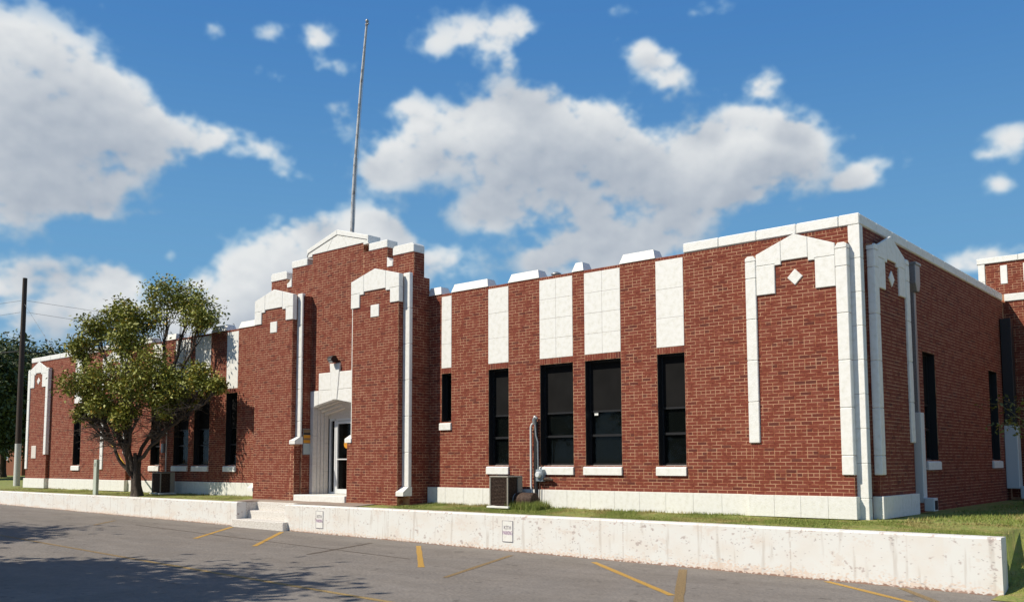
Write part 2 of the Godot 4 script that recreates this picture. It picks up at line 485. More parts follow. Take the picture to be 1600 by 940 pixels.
func soldiers(acc: Array, xf: Transform3D, u0: float, u1: float, v0: float, v1: float) -> void:
	var n := roundi((u1 - u0) / CH)
	for i in n:
		var u := u0 + (i + 0.5) * (u1 - u0) / n
		one_brick(acc, xf, u, (v0 + v1) / 2, (u1 - u0) / n - 0.011, v1 - v0 - 0.012)

# the mortar body behind them: a slab with the holes cut out
func core(mb: MB, xf: Transform3D, u0: float, u1: float, v0: float, v1: float, thick: float, holes := []) -> void:
	var us := [u0, u1]
	for h in holes:
		for k in [h[0], h[2]]:
			if k > u0 and k < u1: us.append(k)
	us.sort()
	mb.xf = xf
	for i in us.size() - 1:
		if us[i + 1] - us[i] < 0.001: continue
		var m: float = (us[i] + us[i + 1]) / 2
		var cuts := []
		for h in holes:
			if h[0] < m and h[2] > m: cuts.append([h[1], h[3]])
		cuts.sort()
		var at := v0
		for q in cuts + [[v1, v1]]:
			if q[0] > at + 0.001: mb.box(Vector3(us[i], at, -thick), Vector3(us[i + 1], minf(q[0], v1), 0))
			at = maxf(at, q[1])
	mb.xf = Transform3D()

func plane(o: Vector3, u: Vector3, n: Vector3) -> Transform3D:
	return Transform3D(Basis(u, Vector3.UP, n), o)

func front(z: float) -> Transform3D:
	return plane(Vector3(0, 0, z), Vector3.RIGHT, Vector3.BACK)

func east(x: float) -> Transform3D:     # faces +x; u runs along -z
	return plane(Vector3(x, 0, 0), Vector3.FORWARD, Vector3.RIGHT)

func west(x: float) -> Transform3D:     # faces -x; u runs along +z
	return plane(Vector3(x, 0, 0), Vector3.BACK, Vector3.LEFT)

func wall_part(called: String, mb: MB, acc: Array, parent: Node3D, shift := Vector3.ZERO) -> MeshInstance3D:
	var o := part(called, mb, M.mortar, parent)
	walls.append([o, acc, parent.position + shift])
	return o

func finish_bricks() -> void:
	var cand := []
	for wi in walls.size():
		var acc: Array = walls[wi][1]
		for i in acc.size():
			var t: Transform3D = acc[i][0]
			var d := t.origin - EYE
			var dist := d.length()
			if dist < 22.0:
				var facing := -t.basis.z.normalized().dot(d / dist)
				if facing > 0.1:
					var right := d.normalized().cross(Vector3.UP).normalized()
					cand.append([absf(t.basis.x.dot(right)) / dist * t.basis.y.length(), wi, i])
	cand.sort_custom(func(a, b): return a[0] > b[0])
	var single := {}
	for k in mini(300, cand.size()): single[[cand[k][1], cand[k][2]]] = true
	for wi in walls.size():
		var acc: Array = walls[wi][1]
		var o: MeshInstance3D = walls[wi][0]
		var rest := []
		for i in acc.size():
			if single.has([wi, i]):
				var b := MeshInstance3D.new()
				b.name = "brick"
				b.mesh = brick_mesh
				b.material_override = tone_mats[acc[i][1]]
				o.add_child(b, true)
				b.transform = acc[i][0]
			else: rest.append(acc[i])
		if rest.is_empty(): continue
		var mm := MultiMesh.new()
		mm.transform_format = MultiMesh.TRANSFORM_3D
		mm.use_colors = true
		mm.mesh = brick_mesh
		mm.instance_count = rest.size()
		for i in rest.size():
			mm.set_instance_transform(i, rest[i][0])
			mm.set_instance_color(i, tones[rest[i][1]])
		var mi := MultiMeshInstance3D.new()
		mi.name = "brickwork"
		mi.multimesh = mm
		mi.material_override = M.brick
		o.add_child(mi)
		mi.set_meta("kind", "stuff")

# ------------------------------------------------------------------ building pieces
func blocks_v(parent: Node3D, called: String, xf: Transform3D, u0: float, u1: float, v0: float, v1: float, n0: float, n1: float, step: float, m: Material, c := 0.008, start := 0.0) -> void:
	var v := v1
	var cut := v1 - (start if start > 0 else step)
	while v > v0 + 0.01:
		var lo := maxf(cut, v0)
		if lo - v0 < 0.12: lo = v0
		var mb := MB.new()
		mb.xf = xf
		mb.box(Vector3(u0, lo + 0.002, n0), Vector3(u1, v - 0.002, n1), c)
		part(called, mb, m, parent)
		v = lo
		cut = lo - step

func blocks_u(parent: Node3D, called: String, xf: Transform3D, u0: float, u1: float, v0: float, v1: float, n0: float, n1: float, step: float, m: Material, c := 0.012) -> void:
	var n := maxi(1, roundi((u1 - u0) / step))
	for i in n:
		var mb := MB.new()
		mb.xf = xf
		mb.box(Vector3(lerpf(u0, u1, float(i) / n) + 0.0015, v0, n0), Vector3(lerpf(u0, u1, float(i + 1) / n) - 0.0015, v1, n1), c)
		part(called, mb, m, parent)

func poly_block(parent: Node3D, called: String, xf: Transform3D, pts: Array, n0: float, n1: float, m: Material, c := 0.01) -> void:
	var mb := MB.new()
	mb.xf = xf
	var a := PackedVector2Array()
	for k in pts: a.append(Vector2(k[0], k[1]))
	mb.prism(a, n0, n1, c)
	part(called, mb, m, parent)

# a white gabled head: three stones over two legs; u is measured from its middle um
func gable_head(parent: Node3D, xf: Transform3D, um: float, hw: float, eave: float, apex: float, leg_bot: float, leg_in: float, top_in: float, notch_in: float, top_v: float, notch_v: float, n0: float, n1: float) -> void:
	var t := top_in * 0.98
	var e := eave + (apex - eave) * (1.0 - t / hw)
	var j := 0.002
	poly_block(parent, "gable_stone", xf, [[um - t + j, top_v], [um + t - j, top_v], [um + t - j, e], [um, apex], [um - t + j, e]], n0, n1, M.white)
	for s: float in [-1.0, 1.0]:
		var joint := notch_v + (eave - notch_v) * 0.12
		poly_block(parent, "gable_stone", xf, [[um + s * (t + j), e], [um + s * hw, eave], [um + s * hw, joint + j], [um + s * leg_in, joint + j], [um + s * leg_in, notch_v], [um + s * (t + j), notch_v]], n0, n1, M.white)
		poly_block(parent, "gable_stone", xf, [[um + s * leg_in, joint - j], [um + s * hw, joint - j], [um + s * hw, leg_bot], [um + s * leg_in, leg_bot]], n0, n1, M.white)

# the framed buttress with a gable and a lozenge that stands before a corner of the building
func buttress(xf: Transform3D, um: float, flip: float, called: String, label_parts := true) -> Node3D:
	var p := 0.14
	var mb := MB.new()
	var acc := []
	var w := xf.translated_local(Vector3(0, 0, p))
	core(mb, w, um - 0.985, um + 0.985, -0.42, 4.62, p - 0.004)
	lay(acc, w, um - 0.985, um + 0.985, 0, 67)
	for s: float in [-1.0, 1.0]:
		var side := Transform3D(Basis(xf.basis.z * -s, Vector3.UP, xf.basis.x * s), xf * Vector3(um + s * 0.985, 0, 0))
		lay(acc, side, -p if s > 0 else 0.006, -0.006 if s > 0 else p, 0, 66)
	var o := wall_part(called, mb, acc, bld)
	gable_head(o, w, um, 0.775, 4.62, 4.92, 3.82, 0.395, 0.27, 0.37, 4.43, 4.36, 0.0, 0.035)
	poly_block(o, "lozenge", w, [[um - 0.152, 4.09], [um, 3.935], [um + 0.152, 4.09], [um, 4.245]], 0, 0.026, M.white)
	for s: float in [-1.0, 1.0]:
		var inner: bool = s * flip < 0
		var a := minf(um + s * 0.78, um + s * 1.0)
		var b := maxf(um + s * 0.78, um + s * 1.0)
		blocks_v(o, "strip_stone", w, a, b, 0.98 if inner else 0.38, 4.50, -0.10, 0.045, 0.80 if inner else 0.86, M.white, 0.012, 0.33)
		poly_block(o, "strip_cap", w, [[a, 4.504], [b, 4.504], [b, 4.57 if s > 0 else 4.54], [b - 0.05, 4.61], [a + 0.05, 4.61], [a, 4.54 if s > 0 else 4.57]], -0.10, 0.045, M.white)
	blocks_u(o, "base_stone", w, um - 1.03, um + 1.03, -0.40, 0.0, -p + 0.006, 0.06, 0.55, M.limewash, 0.004)
	return o

func window(x0: float, x1: float, y0: float, y1: float, xf: Transform3D, kind: String, sill := true) -> Node3D:
	var o := group_part("window", bld)
	var f := MB.new()
	f.xf = xf
	var n := -0.16
	var t := 0.045
	for q in [[x0 - 0.002, x0 + 0.012], [x1 - 0.012, x1 + 0.002]]:
		f.box(Vector3(q[0], y0, n), Vector3(q[1], y1, -0.012))
	f.box(Vector3(x0 + 0.012, y1 - 0.012, n), Vector3(x1 - 0.012, y1 + 0.002, -0.012))
	f.box(Vector3(x0, y0, n - 0.06), Vector3(x0 + t, y1, n))
	f.box(Vector3(x1 - t, y0, n - 0.06), Vector3(x1, y1, n))
	f.box(Vector3(x0 + t, y1 - t, n - 0.06), Vector3(x1 - t, y1, n))
	f.box(Vector3(x0 + t, y0, n - 0.06), Vector3(x1 - t, y0 + t, n))
	var rail := y0 + (y1 - y0) * 0.285
	var head := y0 + (y1 - y0) * 0.515
	if kind == "sash":
		f.box(Vector3(x0 + t, rail - 0.025, n - 0.055), Vector3(x1 - t, rail + 0.025, n + 0.006))
		f.box(Vector3(x0 + t, head - 0.02, n - 0.05), Vector3(x1 - t, head + 0.02, n - 0.004))
	part("frame", f, M.black_frame, o)
	if kind == "sash":
		var u := MB.new()
		u.xf = xf
		u.box(Vector3(x0 + t, head + 0.02, n - 0.045), Vector3(x1 - t, y1 - t, n - 0.012))
		part("dark_panel", u, M.dark_panel, o)
	for r in ([[y0 + t, rail - 0.025], [rail + 0.025, head - 0.02]] if kind == "sash" else [[y0 + t, y1 - t]]):
		var s := MB.new()
		s.xf = xf
		s.box(Vector3(x0 + t, r[0], n - 0.075), Vector3(x1 - t, r[1], n - 0.06))
		part("plastic_sheet", s, M.sheet, o)
		var gl := MB.new()
		gl.xf = xf
		gl.quad(Vector3(x0 + t, r[0], n - 0.03), Vector3(x1 - t, r[0], n - 0.03), Vector3(x1 - t, r[1], n - 0.03), Vector3(x0 + t, r[1], n - 0.03))
		part("pane", gl, M.glass, o)
	if sill:
		var s := MB.new()
		s.xf = xf
		var q := Transform3D(Basis(Vector3(0, 0, 1), Vector3.UP, Vector3(-1, 0, 0)), Vector3(x1 + 0.01, 0, 0))
		s.xf = xf * q
		s.prism(PackedVector2Array([Vector2(-0.16, y0 - 0.205), Vector2(0.05, y0 - 0.205), Vector2(0.05, y0 - 0.05), Vector2(0.03, y0 - 0.03), Vector2(-0.16, y0 + 0.005)]), 0, x1 - x0 + 0.05)
		part("sill", s, M.white, o)
	return o

func reveal_bricks(acc: Array, xf: Transform3D, x0: float, x1: float, c0: int, c1: int) -> void:
	lay(acc, Transform3D(Basis(xf.basis.z * -1.0, Vector3.UP, xf.basis.x), xf * Vector3(x0 - 0.004, 0, 0)), 0.004, 0.16, c0, c1)
	lay(acc, Transform3D(Basis(xf.basis.z, Vector3.UP, -xf.basis.x), xf * Vector3(x1 + 0.004, 0, 0)), -0.16, -0.004, c0, c1)

func spandrel(x0: float, x1: float, v0: float, v1: float, cols: int, rows: int, xf: Transform3D) -> void:
	var o := group_part("spandrel_panel", bld)
	for i in cols:
		for j in rows:
			var mb := MB.new()
			mb.xf = xf
			mb.box(Vector3(lerpf(x0, x1, float(i) / cols) + 0.002, lerpf(v0, v1, float(j) / rows) + 0.002, -0.05), Vector3(lerpf(x0, x1, float(i + 1) / cols) - 0.002, lerpf(v0, v1, float(j + 1) / rows) - 0.002, 0.008 + rng.randf_range(0, 0.002)), 0.003)
			part("slab", mb, M.white, o)

func coping_block(x0: float, x1: float) -> void:
	var mb := MB.new()
	var y0 := 4.936
	var y1 := 5.142
	var a := [Vector3(x0, y0, -0.36), Vector3(x1, y0, -0.36), Vector3(x1, y0, 0.025), Vector3(x0, y0, 0.025)]
	var b := [Vector3(x0 + 0.07, y1, -0.30), Vector3(x1 - 0.07, y1, -0.30), Vector3(x1 - 0.07, y1, -0.035), Vector3(x0 + 0.07, y1, -0.035)]
	var mid := Vector3((x0 + x1) / 2, 5.03, -0.16)
	mb.face(a.duplicate(), mid)
	mb.face(b.duplicate(), mid)
	for i in 4: mb.face([a[i], a[(i + 1) % 4], b[(i + 1) % 4], b[i]], mid)
	part("parapet_block", mb, M.white, bld)

func building() -> void:
	bld = thing("brick_building", "long low red brick building with white stone trim and stepped entrance tower", "building")
	var F := front(0)
	# windows of one wing; the other mirrors them about the tower
	var bays := [[-12.43, -12.08, 24, 1, "plain"], [-10.82, -10.17, 8, 1, "sash"], [-9.21, -8.25, 8, 2, "sash"], [-7.92, -6.955, 8, 2, "sash"], [-6.05, -5.39, 8, 1, "sash"]]
	var all := []
	for b in bays:
		all.append(b)
		all.append([2 * CX - b[1] + 0.05, 2 * CX - b[0] + 0.05, b[2], b[3], b[4]])
	var end_bay := [-33.2, -32.55, 8, 1, "sash"]
	var holes := []
	var acc := []
	for b in all + [end_bay]:
		holes.append([b[0], b[2] * CH, b[1], 42 * CH])
		soldiers(acc, F, b[0], b[1], 42 * CH, 44 * CH)
		reveal_bricks(acc, F, b[0], b[1], b[2], 42)
		window(b[0], b[1], b[2] * CH, 42 * CH, F, b[4])
		spandrel(b[0], b[1], 44 * CH, 71 * CH, b[3], 3 if b[3] == 1 else 4, F)
	var bh := []
	for b in all + [end_bay]: bh.append([b[0], b[2] * CH, b[1], 71 * CH])
	var mb := MB.new()
	core(mb, F, XE, XR, -0.6, 72 * CH, 0.32, holes + [[CX - 1.66, -0.59, CX + 1.66, 2.46]])
	lay(acc, F, XE, XR, 0, 72, bh + [[CX - 3.0, -1, CX + 3.0, 9]], true)
	wall_part("front_wall", mb, acc, bld)
	# stickers on the glass
	for s in [[-7.80, 1.66, 0.10, 0.11], [-5.49, 1.66, 0.09, 0.17], [-5.49, 1.12, 0.08, 0.09]]:
		var q := MB.new()
		q.box(Vector3(s[0], s[1], -0.186), Vector3(s[0] + s[2], s[1] + s[3], -0.182))
		part("sticker", q, M.paper, bld)
	# base course
	var base := group_part("base_course", bld)
	blocks_u(base, "base_stone", F, CX + 3.38, -3.95, -0.42, 0, 0.005, 0.055, 0.62, M.limewash, 0.004)
	blocks_u(base, "base_stone", F, -28.50, CX - 3.38, -0.42, 0, 0.005, 0.055, 0.62, M.limewash, 0.004)
	blocks_u(base, "base_stone", F, -35.2, -30.62, -0.42, 0, 0.005, 0.055, 0.62, M.limewash, 0.004)
	# parapet blocks over the piers between the windows
	for b in [[-12.95, -12.43], [-12.08, -10.82], [-10.17, -9.21], [-8.25, -7.92], [-6.955, -6.05]]:
		coping_block(b[0], b[1])
		coping_block(2 * CX - b[1] + 0.05, 2 * CX - b[0] + 0.05)
	var cop := group_part("coping", bld)
	blocks_u(cop, "coping_stone", F, -5.37, XR - 0.35, 72 * CH + 0.003, 5.142, -0.34, 0.03, 0.87, M.white, 0.02)
	blocks_u(cop, "coping_stone", F, XE + 0.02, -27.12, 72 * CH + 0.003, 5.142, -0.34, 0.03, 0.9, M.white, 0.02)
	blocks_u(cop, "coping_stone", east(XR), 0.004, 10.72, 72 * CH + 0.003, 5.142, -0.34, 0.03, 0.9, M.white, 0.02)
	var k := MB.new()
	k.box(Vector3(XR - 0.347, 72 * CH + 0.003, 0.002), Vector3(XR + 0.03, 5.145, 0.032), 0.015)
	part("coping_stone", k, M.white, cop)
	# corner post
	var post := group_part("corner_post", bld)
	blocks_v(post, "post_stone", F, XR - 0.185, XR + 0.03, -0.42, 72 * CH, 0.004, 0.032, 0.62, M.white)
	blocks_v(post, "post_stone", east(XR), 0.003, 0.135, -0.42, 72 * CH, 0.004, 0.03, 0.62, M.white)
	# buttresses
	buttress(F, -2.915, 1.0, "gabled_buttress")
	buttress(F, 2 * CX + 0.05 + 2.915, -1.0, "gabled_buttress")
	buttress(F, -36.33, -1.0, "gabled_buttress")
	buttress(east(XR), 1.25, -1.0, "gabled_buttress")
	var pl := MB.new()
	pl.box(Vector3(-36.75, 0.83, 0.14), Vector3(-36.3, 1.36, 0.165), 0.008)
	part("stone_plaque", pl, M.stone, bld)
	# wall along the lawn
	var E := east(XR)
	var sh := [[3.50, 0.65, 4.38, 2.93], [8.95, 0.65, 9.83, 2.93]]
	mb = MB.new()
	acc = []
	core(mb, E, 0.324, 10.9, -0.7, 72 * CH, 0.32, sh)
	lay(acc, E, 0.002, 10.75, -6, 72, sh)
	for h in sh: reveal_bricks(acc, E, h[0], h[2], 10, 43)
	wall_part("side_wall", mb, acc, bld)
	for h in sh: window(h[0], h[2], h[1], h[3], E, "sash")
	# roof, and the far sides that no one sees from the street
	var r := MB.new()
	r.box(Vector3(XE + 0.3, 4.35, -10.6), Vector3(XR - 0.32, 4.45, -0.32))
	part("roof", r, M.roof, bld)
	var bw := MB.new()
	bw.box(Vector3(XE, -0.6, -10.9), Vector3(XE + 0.3, 72 * CH, -0.33))
	bw.box(Vector3(XE + 0.3, -0.6, -10.9), Vector3(XR - 0.33, 72 * CH, -10.6))
	part("rear_wall", bw, M.house_brick, bld)
	var vent := MB.new()
	vent.tube([Vector3(-9.87, 4.4, -1.5), Vector3(-9.87, 5.33, -1.5)], [0.07, 0.07], 12)
	vent.tube([Vector3(-9.87, 5.33, -1.5), Vector3(-9.87, 5.36, -1.5), Vector3(-9.87, 5.40, -1.5)], [0.13, 0.13, 0.05], 12)
	part("roof_vent", vent, M.metal_grey, bld)
	tower()
	downspouts()

func tower() -> void:
	var zt := 0.35
	var T := front(zt)
	var c := CX
	var mb := MB.new()
	var acc := []
	var hole := [[c - 1.0, -1.0, c + 1.0, 2.46]]
	# [u0, u1, courses]
	for s in [[-3.14, -2.34, 89], [-2.34, -2.10, 85], [-2.10, -1.13, 93], [-1.13, 1.13, 97], [1.13, 2.10, 93], [2.10, 2.34, 85], [2.34, 3.14, 89]]:
		core(mb, T, c + s[0], c + s[1], -0.6, s[2] * CH, 0.37, hole)
		lay(acc, T, c + s[0], c + s[1], 0, s[2], hole)
	for s: float in [-1.0, 1.0]:
		var side := east(c + 3.14) if s > 0 else west(c - 3.14)
		lay(acc, side, -zt if s > 0 else -0.02, 0.02 if s > 0 else zt, 60, 89)
		var s2 := east(c + 2.10) if s > 0 else west(c - 2.10)
		lay(acc, s2, -zt if s > 0 else -0.02, 0.02 if s > 0 else zt, 85, 93)
	var o := wall_part("tower_wall", mb, acc, bld)
	var rear := MB.new()
	rear.box(Vector3(c - 3.13, 4.3, -0.34), Vector3(c + 3.13, 5.10, -0.022))
	part("tower_rear", rear, M.mortar, o)
	for s: float in [-1.0, 1.0]:
		var a := c + s * 2.34
		var b := c + s * 3.15
		poly_block(o, "tower_cap", T, [[minf(a, b), 89 * CH + 0.003], [maxf(a, b), 89 * CH + 0.003], [maxf(a, b), 6.29], [maxf(a, b) - 0.06, 6.345], [minf(a, b) + 0.06, 6.345], [minf(a, b), 6.29]], -0.36, 0.025, M.white)
		a = c + s * 1.36
		b = c + s * 2.12
		blocks_u(o, "tower_cap", T, minf(a, b), maxf(a, b), 93 * CH + 0.003, 6.585, -0.36, 0.022, 0.8, M.white, 0.015)
		poly_block(o, "scroll_stone", T, [[c + s * 2.335, 85 * CH + 0.003], [c + s * 2.105, 85 * CH + 0.003], [c + s * 2.105, 6.10], [c + s * 2.17, 6.06], [c + s * 2.23, 5.99], [c + s * 2.335, 5.95]], -0.36, 0.022, M.white)
	# the gable on top, in stones
	var y := 97 * CH + 0.003
	for s: float in [-1.0, 1.0]:
		poly_block(o, "gable_stone", T, [[c + s * 1.36, 6.59], [c + s * 1.135, 6.59], [c + s * 1.135, y], [c + s * 0.45, y], [c + s * 0.20, 6.995], [c + s * 1.30, 6.70]], -0.36, 0.022, M.white, 0.006)
	poly_block(o, "gable_stone", T, [[c - 0.446, y], [c + 0.446, y], [c + 0.196, 6.992], [c, 7.045], [c - 0.196, 6.992]], -0.36, 0.022, M.white, 0.006)
	for s: float in [-1.0, 1.0]:
		poly_block(o, "raking_coping", T, [[c + s * 1.36, 6.60], [c + s * 1.305, 6.705], [c, 7.05], [c, 7.20], [c + s * 1.36, 6.825]], -0.40, 0.045, M.white, 0.012)
	# piers on both sides of the door
	for s: float in [-1.0, 1.0]:
		pier(s)
	doorway()

func pier(s: float) -> void:
	var zf := 0.87
	var Fp := front(zf)
	var a := CX + s * 1.33
	var b := CX + s * 3.13
	var x0 := minf(a, b)
	var x1 := maxf(a, b)
	var mb := MB.new()
	var acc := []
	core(mb, Fp, x0, x1, -0.6, 5.42, 0.88)
	lay(acc, Fp, x0, x1, -7, 79)
	# set-back wings at both corners, full depth below the strips
	for w in [[1.10, 1.33, 1.15, 0.354], [3.13, 3.36, -0.21, -0.004]]:
		var p0 := minf(CX + s * w[0], CX + s * w[1])
		var p1 := maxf(CX + s * w[0], CX + s * w[1])
		core(mb, front(0.66), p0, p1, -0.6, 5.40, 0.66 - w[3])
		var inner: bool = w[0] < 2.0
		var low := front(zf)
		if inner:
			core(mb, low, p0 + (0.06 if s > 0 else 0.001), p1 - (0.001 if s > 0 else 0.06), -0.6, w[2], 0.205)
			lay(acc, low, p0 + (0.06 if s > 0 else 0.0), p1 - (0.0 if s > 0 else 0.06), -7, 16)
		# the faces that look sideways
		var xo: float = CX + s * (w[0] if inner else w[1])
		var outward := -s if inner else s
		var face := east(xo) if outward > 0 else west(xo)
		var z0: float = w[3]
		if outward > 0: lay(acc, face, -0.66, -z0, -7, 79)
		else: lay(acc, face, z0, 0.66, -7, 79)
		var xi: float = CX + s * (w[1] if inner else w[0])
		var f2 := east(xi) if outward > 0 else west(xi)
		if outward > 0: lay(acc, f2, -zf, -0.66, 17 if inner else -4, 79)
		else: lay(acc, f2, 0.66, zf, 17 if inner else -4, 79)
		if inner:
			var xl := xo + (0.06 if s > 0 else -0.06)
			var f3 := east(xl) if outward > 0 else west(xl)
			if outward > 0: lay(acc, f3, -zf, -0.66, -7, 16)
			else: lay(acc, f3, 0.66, zf, -7, 16)
	var o := wall_part("entrance_pier", mb, acc, bld)
	gable_head(o, Fp, (x0 + x1) / 2, 0.95, 5.44, 5.69, 4.715, 0.60, 0.44, 0.565, 5.12, 5.05, -0.10, 0.035)
	var sq := MB.new()
	sq.box(Vector3((x0 + x1) / 2 - 0.165, 4.41, zf - 0.02), Vector3((x0 + x1) / 2 + 0.165, 4.734, zf + 0.022), 0.01)
	part("square_stone", sq, M.white, o)
	soldiers(acc, Fp, x0, (x0 + x1) / 2 - 0.17, 4.59, 4.71)
	for w in [[1.10, 1.34, 1.36, 1.15], [3.12, 3.37, 0.02, -0.21]]:
		var p0 := minf(CX + s * w[0], CX + s * w[1])
		var p1 := maxf(CX + s * w[0], CX + s * w[1])
		blocks_v(o, "strip_stone", front(0), p0, p1, w[2], 5.47, 0.60, 0.71, 0.92, M.white, 0.012)
		var ft := MB.new()
		var q := Transform3D(Basis(Vector3(0, 0, 1), Vector3.UP, Vector3(-1, 0, 0)), Vector3(p1 + 0.012, 0, 0))
		ft.xf = q
		ft.prism(PackedVector2Array([Vector2(0.60, w[3]), Vector2(0.90, w[3]), Vector2(0.90, w[3] + 0.10), Vector2(0.715, w[2]), Vector2(0.60, w[2])]), 0, p1 - p0 + 0.024)
		part("strip_foot", ft, M.white, o)

func arch(hw: float, spring: float, rise: float) -> Array:
	var pts := []
	for i in 9:
		var t := i / 8.0
		var u := -hw + 2 * hw * t
		var k := absf(u) / hw
		pts.append([CX + u, spring + rise * (1.0 - k) if k < 0.86 else spring + rise * 0.14 * (1.0 - pow((k - 0.86) / 0.14, 2.0) * 1.0) - 0.02 * pow((k - 0.86) / 0.14, 2.0)])
	return pts

func doorway() -> void:
	var o := group_part("doorway", bld)
	var c := CX
	# face of the surround: shoulders, stepped head and keystone
	var A := front(0)
	var a := arch(0.95, 2.21, 0.17)
	for s: float in [-1.0, 1.0]:
		poly_block(o, "head_stone", A, [[c + s * 1.095, 2.19], [c + s * 0.95, 2.19], [c + s * 0.815, 2.24], [c + s * 0.725, 2.255], [c + s * 0.725, 2.655], [c + s * 1.095, 2.655]], 0.16, 0.385, M.white)
		poly_block(o, "head_stone", A, [[c + s * 0.722, 2.256], [c + s * 0.11, 2.362], [c + s * 0.15, 2.655], [c + s * 0.722, 2.655]], 0.16, 0.385, M.white)
		poly_block(o, "head_stone", A, [[c + s * 0.722, 2.66], [c + s * 0.151, 2.66], [c + s * 0.205, 3.15], [c + s * 0.722, 3.15]], 0.30, 0.385, M.white)
		blocks_v(o, "jamb_stone", A, minf(c + s * 0.95, c + s * 1.095), maxf(c + s * 0.95, c + s * 1.095), -0.26, 2.188, 0.16, 0.38, 0.8, M.stone)
	poly_block(o, "keystone", A, [[c - 0.107, 2.364], [c, 2.38], [c + 0.107, 2.364], [c + 0.225, 3.39], [c - 0.225, 3.39]], 0.16, 0.40, M.white)
	# three orders stepping back to the door
	for k in 3:
		var hw: float = [0.95, 0.92, 0.89][k]
		var hi: float = [0.92, 0.89, 0.86][k]
		var z1: float = [0.24, 0.14, 0.04][k]
		var z0: float = [0.14, 0.04, -0.10][k]
		var y: float = [2.19, 2.11, 2.03][k]
		for s: float in [-1.0, 1.0]:
			blocks_v(o, "jamb_stone", A, minf(c + s * hw, c + s * hi), maxf(c + s * hw, c + s * hi) + 0.001, -0.26, y - 0.06, z0, z1, 0.8, M.stone, 0.004)
			poly_block(o, "arch_stone", A, [[c + s * hw, y - 0.058], [c + s * hi, y - 0.058], [c + s * (hi - 0.06), y - 0.02], [c, y + 0.13], [c, y + 0.30], [c + s * hw, y + 0.16]], z0, z1, M.stone, 0.004)
	var lint := MB.new()
	lint.box(Vector3(c - 0.86, 1.88, -0.18), Vector3(c + 0.86, 2.3, -0.105))
	part("lintel_panel", lint, M.stone, o)
	# door leaf with side light
	var d := group_part("entrance_door", bld)
	var z := -0.15
	var f := MB.new()
	for r in [[-0.86, -0.26, -0.81, 1.88], [-0.63, -0.26, -0.575, 1.88], [0.40, -0.26, 0.45, 1.88], [0.81, -0.26, 0.86, 1.88], [-0.81, 1.82, 0.81, 1.88], [-0.81, -0.26, -0.63, -0.20], [0.45, -0.26, 0.81, -0.20]]:
		f.box(Vector3(c + r[0], r[1], z - 0.06), Vector3(c + r[2], r[3], z + 0.02), 0.004)
	part("door_frame", f, M.aluminium, d)
	var lf := MB.new()
	for r in [[-0.57, -0.25, -0.50, 1.81], [0.31, -0.25, 0.395, 1.81], [-0.50, 1.73, 0.31, 1.81], [-0.50, -0.25, 0.31, -0.12]]:
		lf.box(Vector3(c + r[0], r[1], z - 0.05), Vector3(c + r[2], r[3], z + 0.012), 0.004)
	part("door_leaf", lf, M.aluminium, d)
	var gl := MB.new()
	for r in [[-0.81, -0.20, -0.63, 1.82], [-0.50, -0.12, 0.31, 1.73], [0.45, -0.20, 0.81, 1.82]]:
		gl.quad(Vector3(c + r[0], r[1], z - 0.02), Vector3(c + r[2], r[1], z - 0.02), Vector3(c + r[2], r[3], z - 0.02), Vector3(c + r[0], r[3], z - 0.02))
	part("pane", gl, M.glass, d)
	var hd := MB.new()
	hd.box(Vector3(c - 0.46, 0.70, z + 0.02), Vector3(c + 0.31, 0.735, z + 0.05), 0.006)
	part("push_bar", hd, M.aluminium, d)
	var st := MB.new()
	st.tube([Vector3(c - 0.10, 1.14, z + 0.001), Vector3(c - 0.10, 1.14, z + 0.005)], [0.115, 0.115], 20, false)
	part("round_sticker", st, M.orange, d)
	# unlit lobby behind the glass
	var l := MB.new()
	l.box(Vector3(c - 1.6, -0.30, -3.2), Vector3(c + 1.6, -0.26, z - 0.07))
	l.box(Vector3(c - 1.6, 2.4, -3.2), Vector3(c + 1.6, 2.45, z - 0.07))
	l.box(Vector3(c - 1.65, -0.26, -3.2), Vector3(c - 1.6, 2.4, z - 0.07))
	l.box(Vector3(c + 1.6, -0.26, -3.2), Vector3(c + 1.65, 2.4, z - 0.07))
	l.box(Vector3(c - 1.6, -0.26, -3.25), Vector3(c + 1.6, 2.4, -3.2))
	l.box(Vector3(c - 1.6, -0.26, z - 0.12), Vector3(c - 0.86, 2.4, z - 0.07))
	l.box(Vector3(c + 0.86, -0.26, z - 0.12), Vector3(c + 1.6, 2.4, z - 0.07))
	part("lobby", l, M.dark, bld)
	var ld := MB.new()
	ld.box(Vector3(CX - 1.115, -0.55, -0.26), Vector3(CX + 1.115, -0.262, 0.90), 0.012)
	part("door_step", ld, M.limewash, bld)

